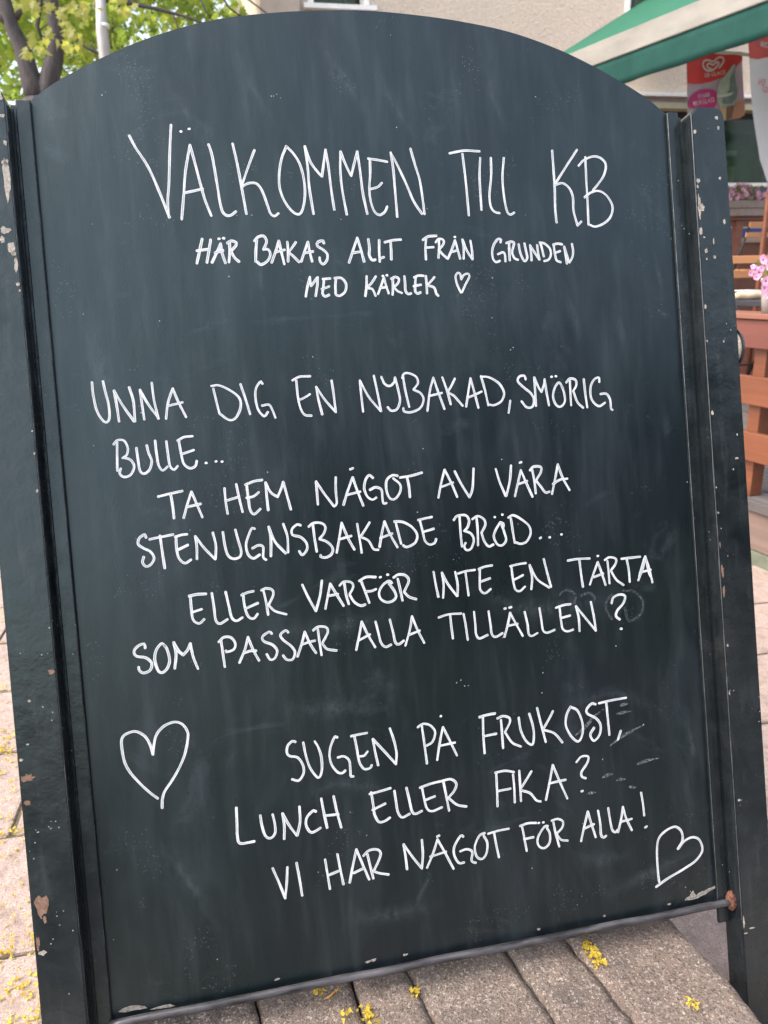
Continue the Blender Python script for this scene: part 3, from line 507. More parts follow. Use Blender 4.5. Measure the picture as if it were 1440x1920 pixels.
('STENUGNSBAKADE', 1.6, '''-275.2 492.8 -276.3 496 -281.9 492.7 -283.6 486.7 -278.7 482 -271.9 477.6 -268.9 470.5 -273 464.1 -277.9 462.9 -280.8 467.3 -279.2 472.7;-271.8 490.6 -260 492.1 -247.9 493.5;-261.1 493.4 -260.4 479.7 -259.1 459.4;-245 491.4 -245.5 478.3 -243.9 468.2 -238.4 462.5 -232 465.6;-245.9 490.8 -239.5 492.4 -233.7 492.6;-245.7 476.5 -233.8 481.3;-225.5 489.7 -224.9 479 -225.7 465.9;-225.5 489.7 -217.7 477.1 -207.2 463.8;-207.3 491.9 -205.3 478.5 -206.8 464.1;-196.9 491.6 -196.1 478.9 -193.9 467.4 -188.7 462.7 -181.8 463.7 -179.5 469.8 -181.7 481.4 -183.8 493;-163.6 492.5 -166.4 493.4 -170.7 485.5 -174 475.7 -172.4 465.4 -167.1 461.1 -160.6 464.3;-167.5 471.9 -161 474.5 -156.2 472.2 -157 461.4 -154.1 458.4;-148.6 493.2 -147.4 479.7 -148.8 461.7;-148.6 493.2 -143.2 476.8 -132.9 463.3;-132.9 494.8 -129.6 480.7 -130.3 464.1;-114.6 491.9 -118.2 493.2 -124.1 488.7 -124 482.5 -115.6 479.3 -109.9 472.5 -109.9 465.1 -115.3 459.9 -118.3 464.3;-101.3 491.1 -100.7 477.5 -99.4 462.2;-105.9 489.8 -100.6 493.3 -91.6 492.3 -88 487.7 -90.2 481.1 -95.2 475.9;-95.2 475.3 -87.6 471.8 -81.9 464.5 -83.6 457.9 -90 454.9 -95.8 456.2 -95.5 457.9;-69.9 490.7 -73.6 475.2 -77.8 459.1;-69.9 490.7 -64.5 474.4 -58.2 460.7;-74.4 473.2 -60.4 475.7;-52.9 488.2 -51.5 472.1 -50.4 456.6;-39.2 488.7 -45 480.7 -50.8 473.7;-50.2 473.7 -41.9 469 -36.9 459.3 -31.7 458;-22.4 488.5 -26.3 475.6 -30 461;-22.4 488.5 -17.1 473.7 -10 459;-28.4 470.6 -14.7 474.4;-10.1 487.4 -8.1 476.3 -5.6 462.5;-11.3 487.5 -2 486.2 8.1 479.6 13.3 470.4 10.3 462 0.5 458 -3.4 460.4;17.5 486.3 20.1 472.8 21.7 463.3 26.7 458.5 32.8 460 34.6 464;15.8 486.8 24.2 488.1 31.5 489;20.7 473.3 32.8 475.7'''),
('NÅGOT', 1.6, '''-94.2 537.8 -94.1 525.4 -94.1 513;-94.2 537.8 -86.8 524.9 -77.2 510;-72.4 540.7 -73.5 527.3 -73.5 512.6 -76.6 509.6;-53.9 539.4 -60.5 525.1 -66.3 510.3;-53.9 539.4 -50.2 525.5 -44.7 507.8;-61.5 520.9 -46.9 523.2;-55.9 548.3 -52.9 549.3;-31.4 537.2 -35.7 540.4 -40.2 535 -42.1 526 -39.3 517.3 -33.8 513.4 -29.6 515.4;-35.8 524.4 -29.3 526.8 -23.1 523.5 -22.7 514.3 -22 508.5 -18.7 508.5;-3.9 537.5 -9.7 538.5 -16.5 533.3 -17.4 521.9 -14 513 -8.2 512.6 -2.3 519.6 -1.7 527.6 -8.8 535;-1.1 535.4 11.3 536.4 24 539;6.6 535.6 8.1 524.6 8.3 513'''),
('AV', 1.55, '''50.3 540.4 45.1 525.3 40.9 510;50.3 540.4 56.7 525.7 62.6 509;46.1 521.7 59 525.5;61.9 537.8 68.2 523.6 76.8 507.6;84 539.3 82.4 525 80.6 515.1 76.8 507.6'''),
('VÅRA', 1.6, '''110.3 536.9 114 521.4 119.8 505.8;128.7 539.6 126.1 523.1 120.6 505.8;140 533.5 135.2 518.6 130.8 504.7;140 533.5 145.8 517.8 151.8 502.4;137.1 518.2 146.7 520.7;139.3 542.1 141.2 542.7;153.7 533.2 155.4 519.7 156 505.9;151 532.7 155.3 536.5 164 535.6 164 529.9 157.5 520.8;157.5 520.2 163 512.7 167.9 506 172.8 506.6;185.2 537 180.6 520.4 175.7 503.8;185.2 537 190.2 521 197.4 506.6;177.5 514.9 186.7 519.3 195.6 519.9'''),
('BRÖD', 1.6, '''63.7 487 63.5 470.1 63.9 453.1;56.7 483.5 60.9 487.6 70.7 487.7 74.4 481.7 72.3 474.4 68.1 470.3;68.1 470.3 75.6 466.5 78.3 458.8 74.3 449.7 69 448.5 66.5 452.9 68.3 456.5;83.4 483.5 83.6 468.4 82.8 452.7;78.4 482.7 84.9 485.6 91.8 481.5 93.1 475.1 88.1 466.7;88 466.1 90.6 456.4 95.4 450.3 100.8 452;110.9 476.4 104.7 467.8 102.1 460.5 105.5 451.9 111.3 450.1 116.4 455.4 115 464.4 112.4 473.5;110.9 476.4 114.5 474.6 114.2 470.8;104.9 482.7;114 484.8;123.9 479.5 125.1 464.8 126.4 451.7;121 481 127.1 483.1 136.1 477.9 144.9 469.5 146.2 460.4 140.9 452 134 449.8 128.1 451.8;157.3 454.1 158.7 454.8;169.3 454.2;184 456.3'''),
('ELLER', 1.6, '''-235.7 428 -235.7 413.6 -234.8 402.2 -229.1 397.8 -223.6 401.6;-237 427.5 -229 428.6 -219.5 428.2;-236 410.1 -225.4 412.5;-213.5 428.3 -212.5 413.6 -211.8 399.7 -207.8 395.2 -199.7 399;-199.2 428.1 -197.1 413.3 -195 400.4 -190.4 396.3 -184 399.2;-181.3 424.3 -180.6 410.3 -177.7 399.8 -172.3 396.9 -167.9 401.3;-182.9 423.2 -176.2 425.4 -170.2 426;-180.1 408.3 -166.6 412.9;-159.8 426.6 -157.8 413 -156.7 399.5;-161.8 426.2 -156.6 427.8 -150.5 425.7 -149.7 419.9 -155.5 409.6;-155 408.9 -149.1 402.5 -137.5 397.8'''),
('SOM', 1.75, '''-285.5 378.4 -286.3 382.6 -292.4 381.1 -296.9 376 -295 370.8 -285.7 367.9 -280.3 361.6 -282.7 354.4 -289.4 352.4 -293.3 355.7 -293.6 358.9;-265.8 378 -268.5 381.1 -274.4 375.3 -277 365.6 -274.9 354.1 -271 350.5 -265.3 354.2 -262.2 362.6 -263.7 374 -266.3 379.3;-256.5 380.7 -255.2 368 -257.6 353.5;-256.5 380.7 -252.5 371.5 -248 366.6;-248 366.6 -242.8 371.6 -239.8 377.6;-239.8 377.6 -238 363.5 -234.2 350.4'''),
('PASSAR', 1.6, '''-208.1 377.1 -207.3 363.7 -206.4 349;-210.6 376.1 -204.7 380.5 -197.4 379.1 -193.6 372.3 -195.9 366.2 -203.5 364.5 -204 365.9;-179.8 377.7 -184.2 364.8 -190.9 351.6;-179.8 377.7 -175.6 363.8 -170.3 351.4;-185.8 361.2 -178.8 362.7 -172.6 362.2;-154.6 378.7 -157.2 380.9 -164.5 376.6 -163.6 371.4 -154.6 366.5 -150.3 359.6 -153.2 352.2 -158.3 350.9 -161.6 357.1;-137.1 378.1 -139.5 380.5 -145.5 376.4 -142.8 370.3 -135.1 363 -131.5 356.1 -134.4 348.7 -140.7 348.8 -144.4 353.8;-119.3 376.7 -123.5 364.3 -129.1 351;-119.3 376.7 -114.6 363.3 -109 352.5;-124.3 363.1 -117.1 364.8 -109.2 365.9;-105 379 -104.2 364.7 -103.1 349.6;-110 377.3 -104.8 380.6 -96.5 379.4 -94.3 374 -101.1 362.4;-101.2 361.7 -96.5 355.3 -86.5 352.5'''),
('VARFÖR', 1.65, '''-117.8 427.6 -112.5 413.5 -105.4 397.9;-96.4 430 -99.5 414.7 -105.4 397.9;-87.6 425.9 -91.3 412.6 -94.9 399.4;-87.6 425.9 -82 414.3 -74.9 400.5;-91.3 412.9 -80.1 413.7;-72.1 424.3 -71.1 411.8 -69 401.8;-77.4 422.9 -72.6 426.6 -64.8 425.3 -62.6 420.1 -67.1 412.7;-67.2 411.4 -62.6 403.1 -55.7 398.5 -51 399.3;-53.6 425.8 -49.9 413.6 -46.3 400.8;-55.5 425.9 -47.3 429.3 -37.1 428.3;-49.2 413.5 -42.6 413.5 -37.8 415;-19.4 420 -22.5 422.7 -29.5 418.8 -34.4 411.4 -33.4 404 -27 399.4 -20.3 400.1 -15.9 404.2 -17.4 411 -22.8 420.1;-31.8 427.6;-23.3 429.6;-12.4 423.7 -10.6 412.3 -8.9 399.5;-16.9 425.8 -11.4 428.5 -3.4 426.8 -0.1 420.5 -6.1 409.2;-6.2 408.5 -1.2 402.7 6.7 399.3'''),
('INTE', 1.55, '''29 427.6 30.3 413.5 32.3 399.3;38.5 425.8 39.4 412.6 37.7 397.8;38.5 425.8 44.6 412.1 53.9 398;53.9 425.2 55.6 411 54.6 398;57 423.1 65.9 424.9 76.9 425.3;65.8 424 66.6 410.7 67.5 397.4;82.9 426.5 81.8 412.8 81.6 402.2 86.8 397.8 93.9 401.8;81.5 425.5 88.1 427.7 97.5 428.5;81.7 411 94.1 414.2'''),
('ALLA', 1.6, '''-56.2 380.9 -60.2 366.2 -64.7 350.7;-56.2 380.9 -50.9 366.5 -43.5 351.2;-60.6 361 -48.3 365.9;-40.9 379.2 -38.7 366.4 -36.5 355 -31.6 350.1 -25.6 352;-24.8 379.7 -22.3 365.9 -20.5 353.8 -16.7 351.4 -11 354.7;0.5 380.7 -3.4 365.2 -9.4 349.2;0.5 380.7 5.4 365.5 12.1 349.8;-5.2 360.3 8 363.9'''),
('EN', 1.55, '''120.5 425 121.3 410.7 123.2 398.9 128.6 396 135 400.4;119.2 425.5 129.1 426.9 138.1 427.3;121.7 409.2 133.7 413.9;142.5 424.7 144.4 410.2 142.5 396.9;142.5 424.7 150.3 407.8 164.3 396.6;160.1 429.9 163.1 413.8 166.6 397.2'''),
('TÅRTA', 1.6, '''189.5 425.4 201.5 426.1 216.6 425.4;203.8 424.8 204.6 409.8 205.9 393.3;226.4 420.1 220.7 408.2 214.8 395.1;226.4 420.1 230.4 407.3 234.2 392.7;220.3 403.2 232.3 406.2;227 427.3;238.6 420.2 239.2 406.5 239.3 394;235.4 421.8 241.5 424.5 249.2 422 248.8 416.5 242.3 408.9;242.3 408 248.4 397.3 256.8 390.4;256.5 421.3 266 421.4 280.4 421.5;263 420.3 264.7 407.7 265 393.3;287.1 421.3 283.1 407.8 276.1 394.1;287.1 421.3 291.1 407 294.2 389.7;278.7 402.7 292.9 405;285.9 419.5 281.5 408.8 277.6 398.2;287.9 418.4 290 403.4 292.3 396.7'''),
('TILLÄLLEN', 1.55, '''30.9 376.1 42.3 378.4 57.2 377.8;44.4 377.8 44.8 363.7 45.6 350.9;60 377 61.6 363.6 62.7 347.5;72.4 378 72.8 364.1 72.9 352.6 76.5 347.4 86.3 350.2;89.5 376.9 90.6 362.2 91.5 350.5 95.9 347 104.2 350.3;115 372.4 110.8 358.2 106.1 345.8;115 372.4 120.3 360.7 128.1 344.6;110.4 357.9 123 359;108.5 377.9 110 378.1;114.5 378.5 116.8 378.8;132.4 371.6 134.8 357.4 135.3 346.5 138.8 343.1 146 345.7;150.6 374 152 359.1 153.1 348.1 158 344.9 167.1 347.1;175.3 371.9 176.1 356.5 177.3 347.3 182.8 343.6 190.1 344.9;170.9 372.4 180.3 374.5 189 374.7;177.3 360 187.5 361.6;195.6 371.6 198 357.7 197.9 342.3;195.6 371.6 206.1 356.9 218.2 340.5;214.3 374.6 216.9 357.5 218.2 340.5'''),
('?', 1.7, '''240.5 370.6 242.9 376.8 251.1 379.6 257.8 377.1 255.3 369.1 246.7 360.8 244.9 354.5 249.3 350.4;249.7 339.3 250.9 339.1'''),
('large heart', 1.65, '''-287 266.2 -289 276.7 -293.6 286.5 -302.4 292.6 -311.9 291.1 -316.6 286.2 -317.1 275.7 -315.6 262.2 -311.2 251 -302.3 237.7 -293.8 227.3 -286 219.4;-287 266.2 -285 276.8 -281.4 286.9 -273.4 294.3 -263 297.2 -255.1 294 -250.3 285.5 -250.8 276.3 -255.1 261.3 -262.3 247.4 -270.8 235.2 -278.4 225.7 -281.4 217.6 -282.3 208.9'''),
('SUGEN', 1.6, '''-138.7 258.7 -142.1 260 -147.6 255.3 -148.6 247.7 -145.3 244 -137.8 241.6 -132.7 232.4 -132.8 223.3 -138.5 216.4 -145.4 218.7;-130.4 256.8 -128.7 242.3 -124.8 227.4 -117.2 216.4 -112.7 224.3 -112.2 238.6 -114.6 249.4 -117.9 256.4;-93.1 257.5 -95.6 258.8 -101 248.8 -103.1 238.6 -101.3 227.9 -95.5 219.1 -90.4 217.7 -87.3 219.9;-94.2 235.4 -87.6 235.7 -82.1 230.4 -81.6 219.7 -81.6 212.5 -78.9 212.1;-74.2 255.6 -72.6 242.2 -71.1 227.4 -66.5 218.8 -59.9 218.5 -57.6 221.5;-77.8 256.7 -68.8 257.5 -60.1 257.9;-71.3 233.4 -65.4 233.2 -61.1 237.2;-54.1 250.2 -52.6 235.4 -50.4 220.5;-54.1 250.2 -43.8 236.8 -30.4 218.9;-34.2 259.4 -30.4 244.2 -28.8 230.7 -30.4 218.9'''),
('PÅ', 1.55, '''2.3 257.8 3.6 236.8 4.9 214.4;-2.4 256.4 4 259.3 12 256.4 16.9 248.4 13.3 238.1 6.2 234.4;26.2 252.5 21.4 235.7 16.9 216.7;26.3 252.7 33.2 235.9 40.1 218.6;22.9 232.3 38.8 233.3;24.9 265.3'''),
('FRUKOST,', 1.65, '''73.7 257 72.8 237.5 72.7 216.4;69.7 258.1 79.1 259.5 88.4 259.9;72.6 235.7 88.1 236.7;94.9 251.5 95 236.2 95 219.2;90.7 253.9 97.4 255.7 104.7 252.9 105.2 247.4 98.8 237.5;98.8 236.6 106.3 223.9 116.2 218;116.2 251.4 117.6 236.8 123.2 223.3 130.4 218.4 133.1 229.2 132.2 242 129.3 254.2;139.2 259.5 142.6 240.6 146.7 219.2;158.2 253.4 151.3 243.1 144.5 234;144.9 233.4 157.9 227.6 167 215.8;180.2 256 174.7 247.2 172.8 234.7 178.6 221.1 186.8 214.1 192.7 222.8 193.3 235.6 188.5 250 180.8 255.2;211.3 254.7 206.5 255.9 199.9 250.3 200.8 244.7 211.1 237.8 215.9 228.9 213.6 218.1 206.2 212.2 202.3 219.7 207.4 227.3;215.9 255.2 232.2 256.6 250.5 257.2;225.1 254.4 225.7 235 226.3 216.4;241 219 236.7 209.4'''),
('LUNCH', 1.7, '''-206.7 197 -207.4 180.3 -208 166.7 -205.7 158.3 -190.9 158;-182.4 184.8 -181.4 173.1 -178.6 161.9 -173.5 158.7 -168.3 163.3 -167.8 174 -169.3 183.8;-158.7 183.3 -157.9 169.3 -159.1 155.6;-158.7 183.3 -153 170.1 -145.6 157.2;-140.1 187.8 -140.7 171.2 -144.9 157.1;-122.8 180 -125.3 181.5 -132.7 175.3 -134.6 167.1 -130.9 158.7 -126.4 158 -119.2 161.2;-115.9 192.9 -114.1 176.3 -112 160.3;-102.2 193.5 -99.9 175.6 -96.6 158.2;-112.8 173.7 -98.6 173.1'''),
('ELLER', 1.65, '''-60.5 191.5 -59.3 177.1 -58.5 166 -54.4 157.4 -48.1 157.2 -41.8 160.1;-62.2 189.9 -51.8 191 -38.6 192.9;-60.5 171.8 -45.8 176.6;-34.4 189.1 -33.5 176.3 -32.3 165 -28 158.3 -19.2 161;-20.6 190.5 -18.5 177.1 -16.3 163.3 -12.5 159.9 -5.1 162;-3.1 189.1 -1.4 175.7 0.8 164.2 6.6 159.9 18.2 162.5;-5.2 188.4 7 191 20.5 192.2;-0.6 173.5 11 176.2;22 192.4 24 175.9 26.2 157.6;21.6 192.5 30.9 192.7 36.8 187.1 34.1 179.4 26.2 171.9;27.2 171.3 35.9 162.8 46.5 159.1'''),
('FIKA?', 1.6, '''84.6 192.3 84.2 172.8 83.4 153.4;83.6 192.4 95.3 192.8 105.8 189.8;84.1 170.8 100.2 171.4;104.6 187.3 104.9 171.7 104.3 154.9;112.3 190.3 112.1 172.7 111.9 155.2;126.9 187.5 120.1 178.8 111.8 168.6;112.8 167.4 123.3 162.7 130.2 153.4 135.5 151.1;153.3 191.1 147.9 171.5 142.1 152;153.3 191.1 160 171.8 168.3 149.6;147.4 170.5 167.8 171.7;182.7 190.3 189.4 195.8 197.7 194.6 196 187.5 188 177.6 188.6 172 192.8 169.9;186.4 155.2 188 155.5'''),
('VI', 1.6, '''-173.9 125.6 -168.5 109.2 -163.1 90.9;-158.2 124.1 -160.2 107.7 -163.1 90.9;-148 127.1 -146.3 110 -144.8 90.7'''),
('HAR', 1.65, '''-116.9 125.5 -115.6 109.3 -114.2 92.6;-103.1 129.1 -101.3 113.1 -99.1 95.1;-115.2 107.7 -103 110.6;-81.8 131.1 -87.1 113.8 -92 95.8;-81.8 131.1 -76.8 115.2 -70.4 95.5;-86.7 105.6 -76.5 108.5;-70.1 123.6 -67.8 108.9 -65.6 95.9;-74.6 122.8 -67.9 127.6 -59.2 127.3 -55.3 122.7 -57.8 115.2 -64.7 103.7;-63.8 103.2 -57.3 100 -48.3 97.3'''),
('NÅGOT', 1.6, '''-28.7 127.8 -27.5 113.2 -26.9 99.5;-28.7 127.8 -19.5 111.9 -10 97.4;-7.6 129.4 -7.7 113.1 -10 97.4;10.3 127.2 4 112.1 -4 97.2;10.3 127.2 18.3 109.6 26.3 90.9;0.6 109 19.1 111.6;10.1 130.3 12.7 131.1;40.4 125.4 37.4 126.9 29.2 116 28.4 105.9 33 96.5 39.2 95.9;35.6 109.4 43.5 110.5 49.5 106.5 48.1 96.4 52.7 93.2;65.7 125.3 59.2 123.3 53.1 112 54.3 100.5 60.3 96.4 66 101.6 68 113.6 64.4 122.5;69.9 124 81.7 125.4 94.6 125.8;76.9 123.5 78.4 109.9 80.5 95.1'''),
('FÖR', 1.6, '''110.8 126.3 112.6 112.5 114.4 96.6;108.6 126.6 118.5 128.2 128.2 127;112.4 110.5 123.7 111.1;142 121.3 137.6 120.9 129.1 109.8 129.1 100.4 135.7 96.2 142.7 101.3 143.9 111.6 140.8 119.4;131.4 126.5;136.9 126.3;149.2 124.3 151.1 110.4 154.3 95.2;147.2 126.7 154.6 127.6 160.9 123.5 159.2 116.4 151.7 110.3;152.1 109.8 157.1 102.7 165.1 100.3'''),
('ALLA!', 1.65, '''192.5 130 186.8 113 181.8 96.9;192.5 130 195.9 115.8 200.3 98.6;186.6 110.9 199.2 114.2;205.5 129.1 207.1 114 207.2 100.2 210.3 96.5 213.4 98.1;218.4 130.2 219.7 116.2 221.5 104.2 225.3 100.4 228.2 102.5;237 128.8 233.6 114 228.7 99.9;237 128.8 240.1 115.1 246.3 99.6;232.5 111.6 247.2 112.9;261.5 142.1 262.9 128.6 263.5 114.6;263.6 100 265.9 100.9'''),
('tilted heart', 1.7, '''304.3 67.3 311.2 76.7 310.2 88 301.9 94.5 288.4 90.6 279.5 81.9 276.7 64.2 276.6 41.9 277.2 31.7;272.9 26.4 288.7 33.8 311.4 42 327.5 49.5 336.5 60.3 333.6 73 325.1 78.1 313.8 75.3 304.8 67.2'''),
]
SMEARS = '183.5 221.4 196.8 229.6 209.3 240.8 221.6 247.5;241.6 249.1 252.6 249.9;236.9 239.4 246.9 240.5 255.9 240.6;226.3 203.4 240.8 211.6 255.2 217.1 271.7 222.3;258.3 176.6 272.6 179.2 287.8 179.8;213.8 167.3 220.9 169.4 228.8 169.7;231.2 161.6 237.2 161.8 243.1 161.1;192.9 150.7 198.8 151.5 204.7 150.8;246.4 151.1 256.3 149.2;256.3 383.7 269.1 381.5 280.3 369.2 277.2 354.7 266.7 347.6 259.8 349.2 256.8 362.5;241.2 380.6 233.7 372.2 233.9 361.2 239.2 352.4;177.4 387.1 185.4 391.7 195.6 385.3 194 376.3;203.2 382.7 212.1 385.4 219.5 379.2 215 370.5'

def ribbon(bm, uvl, P, rad, h, seed, taper=False):
    """P: list of Vector((u, v)) metres on the panel"""
    r = random.Random(seed); n = len(P)
    if n == 1:
        c = P[0]; k = 14; vs = []
        cv = bm.verts.new((c.x, -h, c.y + RL))
        for i in range(k):
            a = 2 * pi * i / k; q = rad * 1.15 * (1 + r.uniform(-.14, .14)); vs.append(bm.verts.new((c.x + cos(a) * q * 1.12, -h, c.y + sin(a) * q * .9 + RL)))
        for i in range(k):
            f = bm.faces.new((cv, vs[i], vs[(i + 1) % k]))
            for l in f.loops: l[uvl].uv = (seed * 0.37, 0.9)
        return
    L = 0; prev = None; ph = r.uniform(0, 50)
    tot = sum((b - a).length for a, b in zip(P, P[1:]))
    # round caps by extra samples
    S = []
    for i, p in enumerate(P):
        t = (P[min(i + 1, n - 1)] - P[max(i - 1, 0)])
        t = t.normalized() if t.length > 1e-9 else Vector((1, 0))
        S.append((p, t))
    t0 = S[0][1]; t1 = S[-1][1]
    pre = [(P[0] - t0 * rad * c, t0, s) for c, s in ((0.95, 0.30), (0.7, 0.70), (0.35, 0.93))]
    post_ = [(P[-1] + t1 * rad * c, t1, s) for c, s in ((0.35, 0.93), (0.7, 0.70), (0.95, 0.30))]
    if taper: pre = pre[:0]; post_ = post_[:0]
    allp = pre + [(p, t, 1.0) for p, t in S] + post_
    wslow = r.uniform(0, 90)
    for i, (p, t, s) in enumerate(allp):
        nrm = Vector((-t.y, t.x))
        fr = i / max(1, len(allp) - 1)
        wv = 1 + 0.20 * noise.noise(Vector((L * 55, wslow, 0)))
        if taper: s = 0.35 + 0.65 * sin(pi * min(1, fr * 1.15 + 0.02)) if fr < 0.98 else 0.3
        ra = rad * s * wv * (1 + 0.05 * r.uniform(-1, 1)); rb = rad * s * wv * (1 + 0.05 * r.uniform(-1, 1))
        row = [bm.verts.new((p.x + nrm.x * q, -h, p.y + nrm.y * q + RL)) for q in (-ra, 0, rb)]
        if prev:
            d = (p - pl).length; L2 = L + d
            for q in range(2):
                f = bm.faces.new((prev[q], prev[q + 1], row[q + 1], row[q]))
                for l, uu, vv in zip(f.loops, (L, L, L2, L2), ((-1, 0, 1)[q], (-1, 0, 1)[q + 1], (-1, 0, 1)[q + 1], (-1, 0, 1)[q])): l[uvl].uv = (uu + ph, vv)
            L = L2
        prev = row; pl = p
def parse(s):
    f = [float(x) / 1000 for x in s.split()]; return [Vector((f[i], f[i + 1])) for i in range(0, len(f), 2)]
sd_ = 0
for wi, (txt, wd, data) in enumerate(WORDS):
    bm = bmesh.new(); uvl = bm.loops.layers.uv.new('UVMap')
    for si, s in enumerate(data.split(';')):
        sd_ += 1; P = parse(s); P = spline(P, 0.0016) if len(P) > 1 else P
        ribbon(bm, uvl, P, wd * 0.0008, 0.00022 + 0.000035 * (si % 12), sd_)
    isheart = 'heart' in txt
    obj('drawn_heart' if isheart else 'chalk_word', bm, CHALK, panel, label=('white chalk pen drawing of a ' + txt) if isheart else 'handwritten white word "%s"' % txt, recalc=False)
for si, s in enumerate(SMEARS.split(';')):
    bm = bmesh.new(); uvl = bm.loops.layers.uv.new('UVMap'); P = spline(parse(s), 0.0016)
    ribbon(bm, uvl, P, 0.0022 if si < 9 else 0.0019, 0.00015, 900 + si, taper=si < 9)
    obj('chalk_smear', bm, FAINT if si < 9 else GHOST, panel, recalc=False)
for si, (w_, px_) in enumerate(((5, [(1222, 458), (1230, 490), (1238, 530), (1243, 575)]), (7, [(1230, 580), (1242, 588), (1256, 596)]), (10, [(1245, 770), (1252, 800), (1244, 822)]), (7, [(812, 1630), (795, 1665), (775, 1705)]), (16, [(1070, 1600), (1120, 1612), (1190, 1600)]),
        (14, [(585, 60), (640, 140), (705, 240)]), (11, [(430, 70), (470, 160), (525, 245)]), (12, [(300, 130), (360, 230), (400, 290)]), (14, [(1120, 1690), (1210, 1642), (1335, 1580)]), (18, [(1265, 1300), (1300, 1400), (1280, 1500)]), (5, [(478, 425), (488, 520), (500, 620)]),
        (8, [(1060, 540), (1080, 600), (1090, 650)]), (10, [(1150, 560), (1170, 640), (1180, 700)]), (20, [(520, 1330), (620, 1330), (720, 1318)]), (20, [(440, 1190), (600, 1180), (760, 1150)]), (16, [(330, 940), (322, 990), (316, 1030)]), (22, [(170, 560), (190, 700), (200, 860)]), (14, [(560, 1500), (640, 1470), (760, 1490)]),
        (24, [(860, 1080), (980, 1140), (1180, 1120)]), (14, [(1060, 1330), (1150, 1300), (1230, 1330)]), (20, [(250, 1560), (330, 1620), (420, 1760)]), (18, [(640, 1700), (700, 1720), (840, 1690)]), (10, [(700, 110), (740, 200), (790, 270)]), (12, [(900, 90), (930, 200), (960, 260)]))):
    bm = bmesh.new(); uvl = bm.loops.layers.uv.new('UVMap'); P = spline([Vector(board_px(*q)) for q in px_], 0.004); n_ = len(P); pv = None
    for i, p in enumerate(P):
        t = (P[min(i + 1, n_ - 1)] - P[max(i - 1, 0)]).normalized(); nn_ = Vector((-t.y, t.x)); uu = -1 + 2 * i / (n_ - 1)
        row = [(bm.verts.new((p.x + nn_.x * q * w_ * .001, -0.00008 - si * 0.000004, p.y + nn_.y * q * w_ * .001 + RL)), (uu, q)) for q in (-1, 0, 1)]
        if pv:
            for q in range(2):
                f = bm.faces.new((pv[q][0], pv[q + 1][0], row[q + 1][0], row[q][0]))
                for l, c_ in zip(f.loops, (pv[q][1], pv[q + 1][1], row[q + 1][1], row[q][1])): l[uvl].uv = c_
        pv = row
    obj('wiped_smudge', bm, CLOUD, panel, recalc=False)

# ================================================================== RIGHT: TERRACE
AZ = radians(-7.2); FD = Vector((sin(AZ), cos(AZ), 0)); FN = Vector((FD.y, -FD.x, 0)); FA = Vector((1.385, 1.321, 0))
FROT = (0, 0, math.atan2(-FD.y, -FD.x))      # local x runs along the fence towards the reader, y into the terrace
def FX(bm, x0, x1, y0, y1, z0, z1, bev=0.0): return box(bm, -x1, -x0, y0, y1, z0, z1, bev)
deck = thing('terrace_deck', 'raised wooden terrace floor of weathered grey planks with dusty pink edge board', 'terrace deck', FA, rot=FROT)
bm = bmesh.new(); FX(bm, -1.3, 5.2, 0.012, 0.04, 0.042, 0.165, 0.002); obj('edge_board', bm, FASCIA, deck)
bm = bmesh.new(); FX(bm, -1.3, 5.2, 0.0, 0.05, -0.014, 0.040, 0.003); obj('base_strip', bm, simple('green_grey_strip', (0.11, 0.12, 0.085), 0.85, 0.25, 22), deck)
for k in range(26):
    bm = bmesh.new(); y0 = -0.004 + k * 0.118; FX(bm, -1.3, 5.2, y0, y0 + 0.112, 0.168, 0.200, 0.003)
    if k == 0:
        for v in bm.verts: v.co.z += 0
    obj('plank', bm, GREYWOOD, deck)
bm = bmesh.new(); FX(bm, -1.28, 5.18, 0.06, 3.0, 0.0, 0.16); obj('joists', bm, BLACKMETAL, deck)
fence = thing('wooden_fence', 'red stained slatted wooden fence along the terrace edge right of the sign', 'fence', FA + Vector((0, 0, 0.2)), rot=FROT)
def FB(x0, x1, y0, y1, z0, z1, mat, name, bev=0.003):
    bm = bmesh.new(); FX(bm, x0, x1, y0, y1, z0 - 0.2, z1 - 0.2, bev); return obj(name, bm, mat, fence)
for a, b in ((-1.3, 1.6), (1.603, 4.4)):
    FB(a, b, -0.012, 0.10, 0.741, 0.757, REDWOOD, 'cap_rail')
    FB(a, b, 0.0, 0.022, 0.656, 0.739, BOARDRED, 'slat')
    FB(a, b, 0.0, 0.022, 0.488, 0.573, SLATRED, 'slat'); FB(a, b, 0.0, 0.022, 0.318, 0.405, SLATRED, 'slat')
for x in (-1.2, -0.58, 0.055, 0.70, 1.35, 2.0, 2.65, 3.3, 3.95): FB(x, x + 0.047, 0.024, 0.070, 0.2005, 0.7395, SLATRED, 'post')

